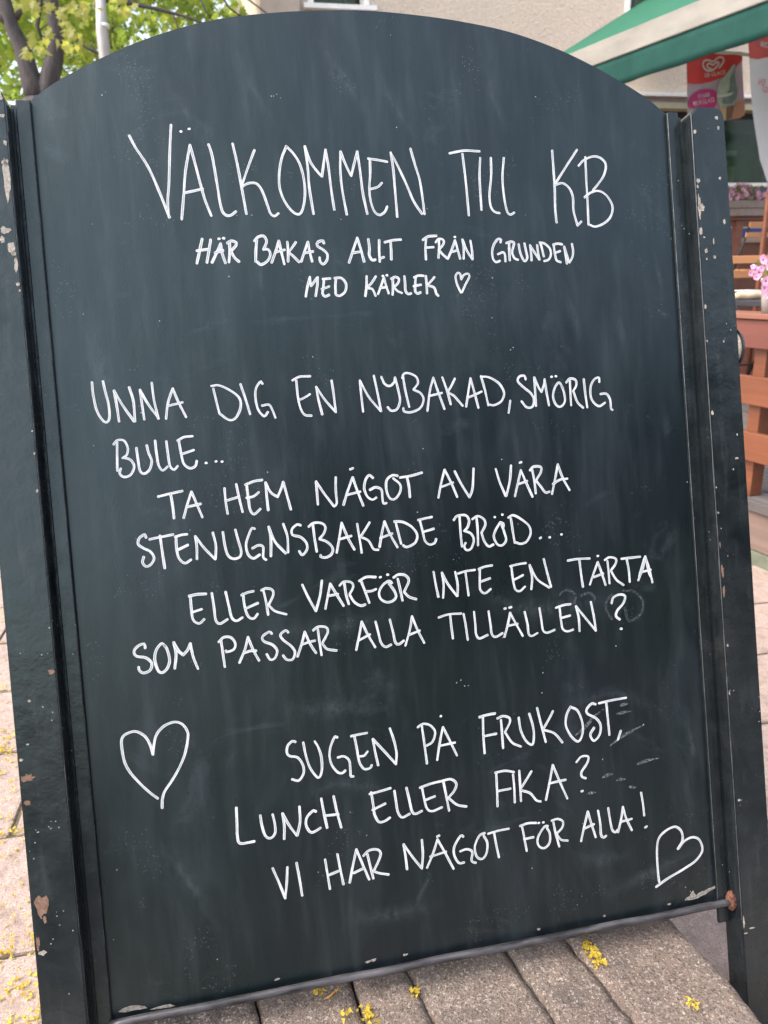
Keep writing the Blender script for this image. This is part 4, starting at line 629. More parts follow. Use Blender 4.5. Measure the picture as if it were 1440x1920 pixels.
# --- folding chairs
def chair_parts(root, mt):
    W = 0.21
    for sx in (-1, 1):
        bm = bmesh.new(); tube(bm, [(sx * W, 0.22, 0.0), (sx * W, -0.02, 0.44), (sx * W, -0.16, 0.84)], 0.009, 8); obj('frame_rail', bm, BLACKMETAL, root, smooth=True)
        bm = bmesh.new(); tube(bm, [(sx * (W - .018), -0.22, 0.0), (sx * (W - .018), 0.2, 0.45)], 0.009, 8); obj('leg', bm, BLACKMETAL, root, smooth=True)
    for k in range(5):
        bm = bmesh.new(); y = 0.2 - k * 0.075; box(bm, -W, W, y - 0.055, y, 0.452, 0.467, 0.003); obj('seat_slat', bm, mt, root)
    for z in (0.72, 0.80):
        bm = bmesh.new(); t = (z - 0.44) / 0.40; yy = -0.02 - 0.14 * t
        box(bm, -W - .01, W + .01, yy - 0.022, yy - 0.009, z, z + 0.042, 0.003); obj('back_slat', bm, mt, root)
    for z, y in ((0.18, -0.05),):
        bm = bmesh.new(); tube(bm, [(-W, y + .17, z), (W, y + .17, z)], 0.007, 6); obj('cross_bar', bm, BLACKMETAL, root)
def copy_tree(o, parent=None):
    c = o.copy(); COL.objects.link(c); c.parent = parent
    for ch in list(o.children): copy_tree(ch, c)
    return c
# nearest chair: left end of its back slats shows just right of the sign
pA = at(1369, 480, 3.0)
chairA = thing('folding_chair', 'slatted folding chair with black metal frame nearest the sign, its back seen above the fence', 'chair', (0, 0, 0.2), 'folding chairs on the terrace')
chair_parts(chairA, ORWOOD)
SCH = (pA.z - 0.2) / 0.842
chairA.scale = (1, 1, SCH); chairA.location = (pA.x + 0.21, 3.0 + 0.16, 0.2)
upper = thing('upper_terrace', 'raised second terrace platform in red boards by the house wall', 'terrace deck', (4.6, 3.9, 0))
bm = bmesh.new(); box(bm, -2.3, 4, 0.0, 3.05, 0.2005, 0.50, 0.004); obj('platform', bm, BOARDRED, upper)
pB = at(1408, 416, 4.3)
chairB = copy_tree(chairA); chairB['label'] = 'farther slatted folding chair below the long grey flower box'; chairB.scale = (1, 1, (pB.z - 0.5) / 0.842); chairB.location = (pB.x + 0.21, 4.3 + 0.16, 0.5)

# --- dark table with white cards
tp = at(1397, 548, 2.75)
table = thing('cafe_table', 'small dark cafe table behind the fence with pale edge', 'table', (tp.x + 0.1, 2.55, 0.2))
bm = bmesh.new(); box(bm, -0.33, 0.6, -0.3, 0.3, tp.z - 0.2 - 0.05, tp.z - 0.2 - 0.025, 0.004); obj('tabletop', bm, simple('charcoal_table', (0.03, 0.028, 0.035), 0.5, 0.2, 30), table)
bm = bmesh.new(); tube(bm, [(0.1, 0, 0.012), (0.1, 0, tp.z - 0.26)], 0.03, 16); tube(bm, [(0.1, 0, 0.0), (0.1, 0, 0.012)], 0.2, 24); obj('pedestal', bm, BLACKMETAL, table)
q = at(1397, 527, 2.75)
bm = bmesh.new(); w_, h_ = 0.048, 0.062
M = Matrix.Translation((0, 0, 0)); z_ = tp.z - 0.025
box(bm, -w_, w_, -0.03, -0.026, 0, h_ * .6, 0.0005); box(bm, -w_ * .95, w_ * .95, -0.026, 0.05, h_ * .6 - 0.004, h_ * .6, 0.0005)
card = obj('menu_holder', bm, WHITE); card.location = (q.x, 2.72, z_ - 0.0015); tag(card, 'white folded menu card on the dark table behind the fence', 'menu card')
for nm, x0, x1, y0, y1 in (): pass
# rolled cream blanket lying on the table edge
a = at(1378, 556, 2.5); b = at(1434, 553, 2.5)
bm = bmesh.new(); zt = tp.z - 0.025
L_ = [(a.x + (b.x - a.x + 0.12) * k / 14, 0, 0) for k in range(15)]
tube(bm, [(x, 0.004 * sin(k * 1.1), 0.018 + 0.002 * sin(k * 1.7)) for k, (x, _, _) in enumerate(L_)], [0.012] + [0.0175 + 0.0012 * sin(k * 2.3) for k in range(13)] + [0.012], 14)
bl_ = obj('rolled_blanket', bm, CREAM, smooth=True); bl_.location = (0, 2.5, zt - 0.001); tag(bl_, 'cream rolled blanket lying along the table just above the fence rail', 'blanket')

# --- far bench with blue cushions and the beam/posts that carry the flower box
YB2 = 4.8
z1 = at(1400, 412, YB2).z; z2 = at(1400, 406, YB2).z
rail = thing('planter_rail', 'brown wooden rail on posts carrying the long grey flower box', 'railing', (4.0, YB2, 0.5), )
bm = bmesh.new(); box(bm, -1.0, 1.2, -0.02, 0.06, z1 - 0.5 - 0.004, z2 - 0.5, 0.003); obj('rail', bm, REDWOOD, rail)
for k, px in enumerate((1384, 1450, 1320)):
    p = at(px, 440, YB2); bm = bmesh.new(); box(bm, p.x - 4.0 - 0.028, p.x - 4.0 + 0.028, -0.01, 0.045, 0.0, z1 - 0.5 - 0.005, 0.003); obj('post', bm, REDWOOD, rail)
bench = thing('bench', 'long bench with blue seat cushions under the flower box', 'bench', (4.2, 5.2, 0.5))
z3 = at(1400, 446, 5.2).z; z4 = at(1400, 430, 5.2).z; z5 = at(1400, 455, 5.2).z
bm = bmesh.new(); box(bm, -1.2, 1.2, -0.02, 0.45, z5 - 0.5, z3 - 0.5, 0.003); obj('seat_plank', bm, PALEWOOD, bench)
bm = bmesh.new(); box(bm, -1.2, 1.2, 0.0, 0.02, 0.02, z5 - 0.505, 0.003); obj('front_board', bm, REDWOOD, bench)
for k in range(4):
    bm = bmesh.new(); box(bm, -1.2, 1.2, 0.46, 0.48, z3 - 0.5 + 0.01 + k * .1, z3 - 0.5 + 0.10 + k * .1, 0.003); obj('back_board', bm, REDWOOD, bench)
for k in range(3):
    bm = bmesh.new(); box(bm, -1.1 + k * 0.75, -0.4 + k * 0.75, 0.0, 0.42, z3 - 0.5 + .002, z4 - 0.5, 0.012)
    cu = obj('seat_cushion', bm, BLUE); cu.location = (4.2, 5.2, 0.5); cu.select_set(False)
    tag(cu, ['leftmost blue cushion on the far bench', 'middle blue cushion on the far bench with a white edge strip', 'rightmost blue cushion on the far bench'][k], 'cushion', 'blue cushions on the far bench')

# --- petunias
def flower(bm, c, nrm, r, rnd, md=0):
    a = nrm.orthogonal().normalized(); b = nrm.cross(a); k = 10
    cv = bm.verts.new(c - nrm * r * 0.35); rim = []
    mid = []
    for i in range(k):
        t = 2 * pi * i / k; q = r * (1.0 if i % 2 == 0 else 0.84) * rnd.uniform(.9, 1.08)
        rim.append(bm.verts.new(c + (a * cos(t) + b * sin(t)) * q + nrm * rnd.uniform(-.12, .12) * r)); mid.append(bm.verts.new(c + (a * cos(t) + b * sin(t)) * r * .20 - nrm * r * .12))
    for i in range(k):
        f = bm.faces.new((cv, mid[i], mid[(i + 1) % k])); f.material_index = 1
        bm.faces.new((mid[i], rim[i], rim[(i + 1) % k], mid[(i + 1) % k]))
def leafquad(bm, c, nrm, r, rnd):
    a = nrm.orthogonal().normalized(); b = nrm.cross(a); t = rnd.uniform(0, 6.28); u = a * cos(t) + b * sin(t); v = nrm.cross(u)
    bm.faces.new([bm.verts.new(c + p) for p in (-u * r, -v * r * .45 + nrm * r * .1, u * r, v * r * .45 + nrm * r * .1)])
def petunias(root, W, D, H, n, r, seed, drop=0.0):
    rnd = random.Random(seed)
    for i in range(n):
        bm = bmesh.new(); x = rnd.uniform(-W, W); y = rnd.uniform(-D, D * 0.6)
        z = H * (1 - (x / W) ** 2 * .5) * rnd.uniform(.2, 1) - drop * (y < -D * .5)
        nr = Vector((rnd.uniform(-.5, .5), -1, rnd.uniform(-.2, .7))).normalized()
        flower(bm, Vector((x, y, z)), nr, r * rnd.uniform(.8, 1.15), rnd); obj('blossom', bm, [PETAL, PETALD], root, recalc=False)
    bm = bmesh.new()
    for i in range(n * 4):
        c = Vector((rnd.uniform(-W, W), rnd.uniform(-D, D), rnd.uniform(-.02, H * .85)))
        leafquad(bm, c, Vector((rnd.uniform(-1, 1), rnd.uniform(-1, .5), rnd.uniform(-.3, 1))).normalized(), r * .9, rnd)
    obj('foliage', bm, GREENLF, root, kind='stuff', recalc=False)
pt = at(1395, 385, YB2)
fb = thing('flower_box', 'long grey flower box full of pink petunias on the rail below the window', 'flower box', (pt.x, YB2, z2))
zT = at(1400, 377, YB2).z - z2; zM = at(1400, 391, YB2).z - z2
bm = bmesh.new(); box(bm, -0.5, 0.17, -0.05, 0.16, 0.001, zM - .002, 0.004); box(bm, -0.5, 0.17, -0.058, 0.168, zM, zT, 0.004); obj('box', bm, PLANTER, fb)
bm = bmesh.new(); box(bm, -0.48, 0.15, -0.03, 0.13, zT, zT + 0.006); obj('soil', bm, SAND, fb)
fl = thing('petunia_plant', 'mass of pink petunias growing in the long grey flower box', 'petunias', (pt.x - 0.02, YB2 + .04, z2 + zT))
petunias(fl, 0.17, 0.09, 0.125, 85, 0.022, 5, 0.02)
pp = Vector((FA + FD * 0.075 + FN * 0.03)); pp.z = 0.757
pot = thing('flower_pot', 'pale pot of pink petunias standing on the fence rail at the right edge', 'flower pot', pp + Vector((0.0, 0, 0.0)))
bm = bmesh.new(); tube(bm, [(0, 0, 0), (0, 0, 0.045), (0, 0, 0.088), (0, 0, 0.089), (0, 0, 0.1)], [0.018, 0.023, 0.027, 0.030, 0.030], 24); obj('pot_body', bm, POTMAT, pot, smooth=True)
fp = thing('petunia_plant', 'loose spray of pink petunias in the pale pot on the fence rail', 'petunias', pp + Vector((-0.004, 0, 0.1)))
rnd = random.Random(2)
for fx, fy, r in ((1432, 487, .016), (1416, 505, .013), (1408, 512, .010), (1424, 511, .014), (1437, 527, .017), (1434, 540, .015), (1428, 503, .011), (1444, 500, .014), (1419, 519, .011), (1441, 553, .013), (1412, 500, .008), (1446, 480, .015)):
    bm = bmesh.new(); flower(bm, at(fx, fy, pp.y - 0.035) - fp.location, Vector((rnd.uniform(-.4, .2), -1, rnd.uniform(0, .4))).normalized(), r, rnd); obj('blossom', bm, [PETAL, PETALD], fp, recalc=False)
bm = bmesh.new()
for i in range(60): leafquad(bm, Vector((rnd.gauss(-.014, .02), rnd.gauss(-.01, .015), rnd.uniform(-.005, .05))), Vector((rnd.uniform(-1, 1), -1, rnd.uniform(-.3, 1))).normalized(), .011, rnd)
obj('foliage', bm, GREENLF, fp, kind='stuff', recalc=False)
# tall brown post at the right edge
t0 = at(1436, 360, 3.4); t1 = at(1422, 505, 3.4)
tpst = thing('wooden_pole', 'orange brown wooden pole rising behind the petunias at the right edge', 'pole', (t1.x + 0.01, 3.4, 0.2))
bm = bmesh.new(); tube(bm, [(0, 0, 0.0), (0.0, 0, t1.z - 0.2), (t0.x - t1.x + 0.01, 0, t0.z - 0.2), (t0.x - t1.x + 0.03, 0, t0.z + 0.12)], 0.014, 10); obj('shaft', bm, SLATRED, tpst, smooth=True)

# ================================================================== BUILDING
YW = 7.0
house = thing('plastered_house', 'beige rough cast plaster house behind the terrace', 'building', (5, YW, 0))
def HB(x0, x1, y0, y1, z0, z1, mat, name, par=None, bev=0.0):
    bm = bmesh.new(); box(bm, x0 - 5, x1 - 5, y0 - YW, y1 - YW, z0, z1, bev); return obj(name, bm, mat, par or house)
# wall with openings: band by band
GLASS, ntg, pg = newmat('window_glass'); gg = G(ntg)
pg.inputs['Base Color'].default_value = (0.012, 0.02, 0.016, 1); pg.inputs['Roughness'].default_value = 0.05; pg.inputs['Specular IOR Level'].default_value = 0.8
_tr = gg.n('ShaderNodeBsdfTransparent'); _tr.inputs[0].default_value = (0.75, 0.9, 0.8, 1); _ms = gg.n('ShaderNodeMixShader'); _ms.inputs[0].default_value = 0.68
gg.l(pg.outputs[0], _ms.inputs[1]); gg.l(_tr.outputs[0], _ms.inputs[2]); gg.l(_ms.outputs[0], ntg.nodes['Material Output'].inputs[0])
OLIVE = simple('olive_lintel', (0.40, 0.36, 0.24), 0.7, 0.12, 10); MAUVE = simple('mauve_fascia', (0.30, 0.23, 0.24), 0.7, 0.1, 10); DARK = simple('dark_recess', (0.03, 0.03, 0.035), 0.8, 0.2, 10)
REFLGREEN = simple('green_reflection_tone', (0.24, 0.33, 0.24), 0.9, 0.35, 3)  # green tone imitates foliage reflected in the window glass
x0w = 0.446
wt = at(1400, 178, YW).z; wl = wt - 0.0
HB(x0w, 16, YW, YW + 0.35, 2.545, 3.165, STUCCO, 'wall'); HB(x0w, 3.4, YW, YW + 0.35, 0, 2.545, STUCCO, 'wall'); HB(3.4, 16, YW, YW + 0.35, 0, 1.50, STUCCO, 'wall')
HB(x0w, 0.80, YW, YW + 0.35, 3.165, 6.0, STUCCO, 'wall'); HB(1.345, 3.80, YW, YW + 0.35, 3.165, 6.0, STUCCO, 'wall'); HB(4.9, 16, YW, YW + 0.35, 3.165, 6.0, STUCCO, 'wall'); HB(0.80, 1.345, YW, YW + 0.35, 4.6, 6.0, STUCCO, 'wall'); HB(3.80, 4.9, YW, YW + 0.35, 4.6, 6.0, STUCCO, 'wall')
HB(x0w, 16, YW + 0.35, YW + 7, 5.9, 6.0, STUCCO, 'wall'); HB(x0w, x0w + .3, YW + .351, YW + 7, 0, 5.89, STUCCO, 'wall'); HB(x0w, 16, YW + 7, YW + 7.3, 0, 6, STUCCO, 'wall')
HB(x0w - 0.06, x0w + 0.28, YW - 0.05, YW - 0.002, 0, 6.0, simple('brown_corner_pilaster', (0.42, 0.34, 0.29), 0.9, 0.1, 9), 'corner_pilaster', bev=0.01)
for a, b, n_ in ((0.80, 1.345, 7), (3.80, 4.9, 12)):
    wn = HB(a, b, YW + 0.20, YW + 0.22, 3.17, 4.6, GLASS, 'window')
    HB(a, a + 0.05, YW - 0.01, YW + .19, 3.18, 4.6, WHITE, 'frame', wn); HB(b - .05, b, YW - 0.01, YW + .19, 3.18, 4.6, WHITE, 'frame', wn); HB(a - .04, b + .06, YW - 0.06, YW + .19, 3.135, 3.172, WHITE, 'sill', wn)
    for k in range(n_):
        xx = a + 0.07 + (b - a - 0.14) * k / n_; HB(xx, xx + (b - a - .14) / n_ * .7, YW + .26, YW + .27, 3.18, 4.6, CREAM, 'blind_slat', wn)
wn = HB(3.42, 8.0, YW + 0.15, YW + 0.165, 1.735, 2.372, GLASS, 'window')
HB(3.40, 16, YW - 0.07, YW + 0.3, 2.512, 2.543, WHITE, 'ledge', wn, .004); HB(3.40, 16, YW - 0.02, YW + 0.3, 2.466, 2.510, MAUVE, 'fascia', wn); HB(3.40, 16, YW - 0.045, YW + 0.3, 2.410, 2.464, OLIVE, 'lintel', wn, .003); HB(3.40, 16, YW + 0.1, YW + 0.3, 2.374, 2.408, DARK, 'recess', wn)
HB(3.40, 16, YW - 0.05, YW + 0.3, 1.695, 1.733, WHITE, 'sill', wn, .003); HB(3.40, 16, YW - 0.03, YW + 0.3, 1.503, 1.693, BLUE, 'blue_panel', wn)
HB(3.40, 3.46, YW + .02, YW + 0.14, 1.735, 2.372, WHITE, 'frame', wn); HB(8.0, 16, YW, YW + .3, 1.735, 2.372, STUCCO, 'wall')
HB(3.4, 8, YW + 0.9, YW + 0.95, 1.5, 2.5, REFLGREEN, 'reflection_backdrop'); 
rn = random.Random(9)
g1 = at(1372, 288, YW + .5); HB(g1.x - 0.10, g1.x + 0.06, YW + .5, YW + .52, g1.z - .02, g1.z + .03, WHITE, 'reflection_bar'); HB(g1.x - 0.09, g1.x - 0.03, YW + .5, YW + .53, g1.z - .28, g1.z - .07, WHITE, 'reflection_panel')  # white pieces imitate a window frame reflected in the glass
g2 = at(1360, 345, YW + .5); HB(g2.x - .1, g2.x + .06, YW + .45, YW + .47, 1.74, g2.z + .17, PALEWOOD, 'curtain')
g3 = at(1408, 340, YW + .5); HB(g3.x - .02, g3.x + .10, YW + .45, YW + .47, 1.74, g3.z + .14, FASCIA, 'curtain')
g4 = at(1398, 215, YW + .3); bm = bmesh.new()
vs = [bm.verts.new(Vector(p) - Vector((5, YW, 0))) for p in ((g4.x - .30, YW + .3, 2.37), (g4.x + 1.0, YW + .3, 2.37), (g4.x + 1.0, YW + .3, 2.24), (g4.x - .12, YW + .3, 2.26))]; bm.faces.new(vs); r_ = bmesh.ops.extrude_face_region(bm, geom=bm.faces[:]); [setattr(v, 'co', v.co + Vector((0, .01, 0))) for v in r_['geom'] if isinstance(v, bmesh.types.BMVert)]
obj('valance_blind', bm, PLANTER, house)

# ================================================================== AWNING
aw0 = Vector((2.273, 4.834, 2.3)); aw1 = Vector((2.537, 3.726, 2.3)); ad = (aw0 - aw1).normalized()
def awp(x, y):
    d = RX * ((x - 720) / 1442) + RD * ((y - 960) / 1442) + RF; nn = Vector((ad.y, -ad.x, 0)); t = (aw0 - CAM).dot(nn) / d.dot(nn); return CAM + d * t
E = awp(985, 134); E.z = 2.3; Nn = aw1 - ad * 1.9
T = at(1201, 0, 6.97); tt = E + (T - E) * 1.0
awn = thing('green_awning', 'green cloth awning with weathered grey front bar and dark green valance, upper right', 'awning', (E.x, E.y, 0))
def awb(bm, za, zb, off0=0.0, off1=0.02):
    nn = Vector((ad.y, -ad.x, 0)); P = []
    for c in (E, Nn):
        for z in (za, zb):
            for o in (off0, off1): P.append(bm.verts.new(Vector((c.x, c.y, z)) + nn * o - Vector((E.x, E.y, 0))))
    for f in ((0, 1, 3, 2), (4, 6, 7, 5), (0, 4, 5, 1), (2, 3, 7, 6), (0, 2, 6, 4), (1, 5, 7, 3)): bm.faces.new([P[i] for i in f])
zb1 = 0.5 * (awp(1113, 122).z + awp(1440, 1).z); zb2 = 0.5 * (awp(1173, 155).z + awp(1440, 68).z)
print('awning z', zb1, zb2, 'E', E, 'T', T)
bm = bmesh.new(); awb(bm, zb1, 2.3, 0.0, 0.06); bmesh.ops.bevel(bm, geom=bm.edges[:], offset=.004, segments=2, affect='EDGES'); obj('front_bar', bm, BARGREY, awn)
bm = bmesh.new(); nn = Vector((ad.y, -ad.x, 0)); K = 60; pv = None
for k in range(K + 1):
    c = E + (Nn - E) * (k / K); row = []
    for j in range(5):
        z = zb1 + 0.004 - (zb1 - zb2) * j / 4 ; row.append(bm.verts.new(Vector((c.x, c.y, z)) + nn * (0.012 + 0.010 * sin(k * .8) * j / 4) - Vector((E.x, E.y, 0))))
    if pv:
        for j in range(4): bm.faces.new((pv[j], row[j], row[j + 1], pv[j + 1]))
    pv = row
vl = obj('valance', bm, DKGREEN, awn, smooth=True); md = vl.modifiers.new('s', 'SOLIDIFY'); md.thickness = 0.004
bm = bmesh.new(); tz = bmesh.new()
a_ = E - Vector((E.x, E.y, 0)) + Vector((0, 0, .002)) + nn * .05; b_ = Nn - Vector((E.x, E.y, 0)) + nn * .05 + Vector((0, 0, .002)); c_ = T - E + a_; d_ = c_ + (b_ - a_)
pv = None
for k in range(31):
    row = [bm.verts.new(a_.lerp(c_, j / 12) + (b_ - a_) * (k / 30) - Vector((0, 0, 0.03 * sin(pi * j / 12) * abs(sin(k * pi / 10))))) for j in range(13)]
    if pv:
        for j in range(12): bm.faces.new((pv[j], row[j], row[j + 1], pv[j + 1]))
    pv = row
fa = obj('canopy', bm, GREENF, awn, smooth=True); md = fa.modifiers.new('s', 'SOLIDIFY'); md.thickness = 0.003
for c, h in ((E, zb2), (Nn, zb2)):
    bm = bmesh.new(); l = c - Vector((E.x, E.y, 0)); tube(bm, [(l.x + .06, l.y, -0.0), (l.x + .06, l.y, c.z - 0.02)], 0.025, 12); obj('support_post', bm, GREYPOLE, awn, smooth=True)

# ================================================================== BANNERS
YF_ = 4.6
stand = thing('banner_stand', 'white horizontal rod on a pole from which the ice cream banners hang', 'banner stand', (4.25, YF_, 0.5))
r0 = at(1340, 96, YF_); r1 = at(1440, 106, YF_)
bm = bmesh.new(); tube(bm, [(r0.x - 0.1 - 4.25, 0, r0.z - 0.5 - .0), (r1.x - 4.25, 0, r1.z - 0.5), (0.0, 0, r1.z - .51)], 0.011, 10); obj('rod', bm, WHITE, stand, smooth=True)
bm = bmesh.new(); tube(bm, [(0, 0, 0), (0, 0, r1.z - 0.49)], 0.02, 12); obj('pole', bm, WHITE, stand, smooth=True)
REDP = simple('banner_red', (0.75, 0.045, 0.04), 0.7, 0.08, 10); PINKP = simple('banner_pale_pink', (0.55, 0.40, 0.46), 0.7, 0.12, 7); MAG = simple('banner_magenta', (0.60, 0.035, 0.22), 0.7, 0.08, 10); ORNG = simple('banner_orange', (0.60, 0.30, 0.18), 0.7, 0.1, 12)
CRM = simple('softice_cream', (0.50, 0.52, 0.44), 0.7, 0.14, 30); CRD = simple('softice_grey', (0.22, 0.27, 0.25), 0.7, 0.25, 30); PRW = simple('print_white', (0.72, 0.68, 0.66), 0.7, 0.04, 30); CONE = simple('cone_tan', (0.60, 0.42, 0.22), 0.7, 0.12, 60); CONED = simple('cone_brown', (0.22, 0.12, 0.09), 0.7, 0.2, 60); BACKW = simple('banner_back_white', (0.80, 0.76, 0.80), 0.7, 0.06, 3); REDB = simple('banner_back_red', (0.72, 0.10, 0.09), 0.7, 0.08, 10); PKT = simple('faded_red_print', (0.75, 0.16, 0.22), 0.7, 0.1, 30)
def wloc(o):
    v = Vector()
    while o: v += o.location; o = o.parent
    return v
def wave(x, z, ph): return 0.012 * sin(x * 16 + ph) + 0.008 * sin(z * 9 + x * 5 + ph * 2)
def flat(name, P, mat, root, Y, lay, ph, label=None, front=True):
    """P: photo outline of a printed area; laid on the cloth at distance Y"""
    bm = bmesh.new(); vs = []
    for x, y in P:
        p = at(x, y, Y); vs.append(bm.verts.new(p))
    f = bm.faces.new(vs); bmesh.ops.triangulate(bm, faces=[f]);
    for _ in range(5):
        es = [e for e in bm.edges if e.calc_length() > 0.03]
        if es: bmesh.ops.subdivide_edges(bm, edges=es, cuts=1, use_grid_fill=False); bmesh.ops.triangulate(bm, faces=bm.faces[:])
    for v in bm.verts: v.co.y += wave(v.co.x, v.co.z, ph) - lay * 0.004; v.co -= wloc(root)
    return obj(name, bm, mat, root, recalc=False, label=label)
b1 = at(1338, 230, YF_)
ban = thing('ice_cream_banner', 'red and pink hanging banner with heart logo and soft ice cream cone', 'banner', (b1.x, YF_, b1.z))
Z = lambda pts: [(1260 + x / 8, 60 + y / 8) for x, y in pts]
cl = flat('cloth', Z([(190, 300), (1050, 300), (1065, 600), (1080, 900), (1086, 1190), (1080, 1245), (1000, 1300), (860, 1320), (700, 1340), (560, 1340), (240, 1320), (215, 1100), (200, 700)]), PINKP, ban, YF_, 0, 1)
flat('red_field', Z([(190, 300), (1050, 300), (1052, 430), (960, 520), (860, 620), (740, 690), (600, 740), (460, 775), (330, 786), (200, 778)]), REDP, cl, YF_, 1, 1)
flat('orange_field', Z([(930, 1060), (1082, 1010), (1086, 1190), (1080, 1245), (1000, 1300), (860, 1318), (880, 1200)]), ORNG, cl, YF_, 1, 1)
flat('magenta_badge', Z([(240, 1140), (232, 1060), (260, 980), (330, 910), (420, 866), (520, 850), (600, 862), (650, 900), (660, 960), (655, 1060), (630, 1140), (560, 1165)]), MAG, cl, YF_, 1.5, 1)
flat('soft_ice', Z([(905, 490), (935, 505), (905, 560), (870, 640), (850, 710), (930, 740), (940, 790), (900, 790), (930, 870), (940, 980), (880, 1120), (700, 1150), (660, 1040), (650, 950), (680, 930), (665, 860), (690, 760), (740, 710), (810, 660), (850, 590)]), CRM, cl, YF_, 2, 1)
flat('soft_ice_shade', Z([(925, 530), (880, 640), (850, 700), (850, 760), (890, 820), (830, 880), (840, 920), (760, 960), (720, 1030), (730, 1090), (860, 1100), (930, 1000), (960, 900), (930, 800), (915, 640)]), CRD, cl, YF_, 3, 1)
flat('soft_ice_curl', Z([(650, 965), (760, 940), (870, 920), (850, 960), (760, 990), (660, 990)]), PRW, cl, YF_, 4, 1)
flat('cone', Z([(685, 1140), (770, 1150), (760, 1340), (720, 1340)]), CONE, cl, YF_, 4, 1); flat('cone_shade', Z([(770, 1140), (880, 1110), (850, 1310), (765, 1335)]), CONED, cl, YF_, 4, 1)
def stroke_px(name, px, wpx, mat, root, Y, lay, ph, closed=False):
    P = spline([at(x, y, Y) for x, y in px], 0.006); bm = bmesh.new(); pv = None; w_ = wpx * (Y + .66) / 1442 * 1.0
    for i, p in enumerate(P):
        t = (P[min(i + 1, len(P) - 1)] - P[max(i - 1, 0)]).normalized(); n_ = Vector((-t.z, 0, t.x)).normalized()
        row = [bm.verts.new(p + n_ * s * w_ / 2) for s in (-1, 1)]
        if pv: bm.faces.new((pv[0], pv[1], row[1], row[0]))
        pv = row
    for v in bm.verts: v.co.y += wave(v.co.x, v.co.z, ph) - lay * 0.004; v.co -= wloc(root)
    return obj(name, bm, mat, root.children[0] if False else root, recalc=False)
lg = stroke_px('heart_emblem', Z([(700, 545), (765, 440), (755, 390), (700, 380), (650, 420), (615, 440), (560, 420), (490, 430), (465, 490), (500, 560), (580, 582), (650, 540), (700, 475), (685, 450), (650, 465), (615, 495), (580, 470), (545, 475), (530, 510), (560, 545), (600, 550)]), 2.7, PRW, ban, YF_, 2.2, 1)
def textobj(name, s, px, py, hpx, rot, mat, root, Y, lay, ph, mirror=False, sx=1.0, bold=0.0):
    cu = bpy.data.curves.new(name, 'FONT'); cu.body = s; cu.size = 1; cu.align_x = 'CENTER'; cu.align_y = 'CENTER'; cu.offset = bold; cu.resolution_u = 2
    o = bpy.data.objects.new('t', cu); COL.objects.link(o); dg = bpy.context.evaluated_depsgraph_get(); me = bpy.data.meshes.new_from_object(o.evaluated_get(dg)); bpy.data.objects.remove(o)
    c = at(px, py, Y); k = hpx * (Y + .66) / 1442 / 0.72
    for v in me.vertices:
        x, y = v.co.x * k * sx * (-1 if mirror else 1), v.co.y * k; X = x * cos(rot) - y * sin(rot); ZZ = x * sin(rot) + y * cos(rot)
        p = Vector((c.x + X, Y, c.z + ZZ)); p.y += wave(p.x, p.z, ph) - lay * 0.004; v.co = p - wloc(root)
    return obj(name, me, mat, root, label='printed lettering "%s"' % s)
zz = lambda x, y: (1260 + x / 8, 60 + y / 8)
textobj('lettering', 'GB GLACE', *zz(630, 635), 7.0, radians(8.5), PRW, ban, YF_, 3, 1, sx=0.92, bold=0.0)
textobj('lettering', 'VI HAR', *zz(462, 963), 7.5, radians(9), PRW, ban, YF_, 3, 1, sx=0.78, bold=0.004)
textobj('lettering', 'MJUKGLASS', *zz(455, 1055), 8.0, radians(10), PRW, ban, YF_, 3, 1, sx=0.78, bold=0.004)
for ch in ban.children:
    pass
# second banner seen from its back
YG = 4.45
b2_ = at(1432, 200, YG)
ban2 = thing('ice_cream_banner', 'white hanging banner with red top and mirrored lettering at the right edge', 'banner', (b2_.x, YG, b2_.z))
cl2 = flat('cloth', [(1400, 80), (1430, 62), (1520, 60), (1530, 250), (1480, 352), (1440, 352), (1425, 300), (1415, 220), (1406, 130)], BACKW, ban2, YG, 0, 2)
flat('red_field', [(1399, 79), (1430, 62), (1520, 60), (1520, 100), (1440, 107), (1420, 111), (1404, 109), (1401, 95)], REDB, cl2, YG, 1, 2)
textobj('lettering', 'GLACE\u00ae', 1443, 86, 8.5, radians(-4), PRW, ban2, YG, 2, 2, mirror=True, sx=0.95, bold=0.02)
textobj('lettering', 'EN', 1430, 154, 11, radians(-8), PKT, ban2, YG, 2, 2, mirror=True, sx=0.75, bold=0.0)
textobj('lettering', 'SUG?', 1441, 169, 10, radians(-10), PKT, ban2, YG, 2, 2, mirror=True, sx=0.75, bold=0.0)

# ================================================================== LAMP POLE
pl = at(199, 105, 5.85)
pole = thing('lamp_pole', 'pale grey metal pole with a collar in front of the tree crown', 'pole', (pl.x - 0.02, 5.85, 0))
a = at(190, 0, 5.85); bm = bmesh.new()
tube(bm, [(0.02, 0, 0), (0.01, 0, 2.6), (a.x - pl.x + 0.02, 0, a.z + .08)], [0.045, 0.041, 0.032], 16); obj('shaft', bm, GREYPOLE, pole, smooth=True)
c = at(195, 49, 5.85); bm = bmesh.new(); tube(bm, [(c.x - pl.x + .018, 0, c.z - .012), (c.x - pl.x + .017, 0, c.z + .012)], 0.040, 16); obj('collar', bm, WHITE, pole, smooth=True)
bm = bmesh.new(); bmesh.ops.create_uvsphere(bm, u_segments=16, v_segments=8, radius=0.034)
for v in bm.verts: v.co += Vector((a.x - pl.x + 0.02, 0, a.z + .085))
obj('cap', bm, GREYPOLE, pole, smooth=True)

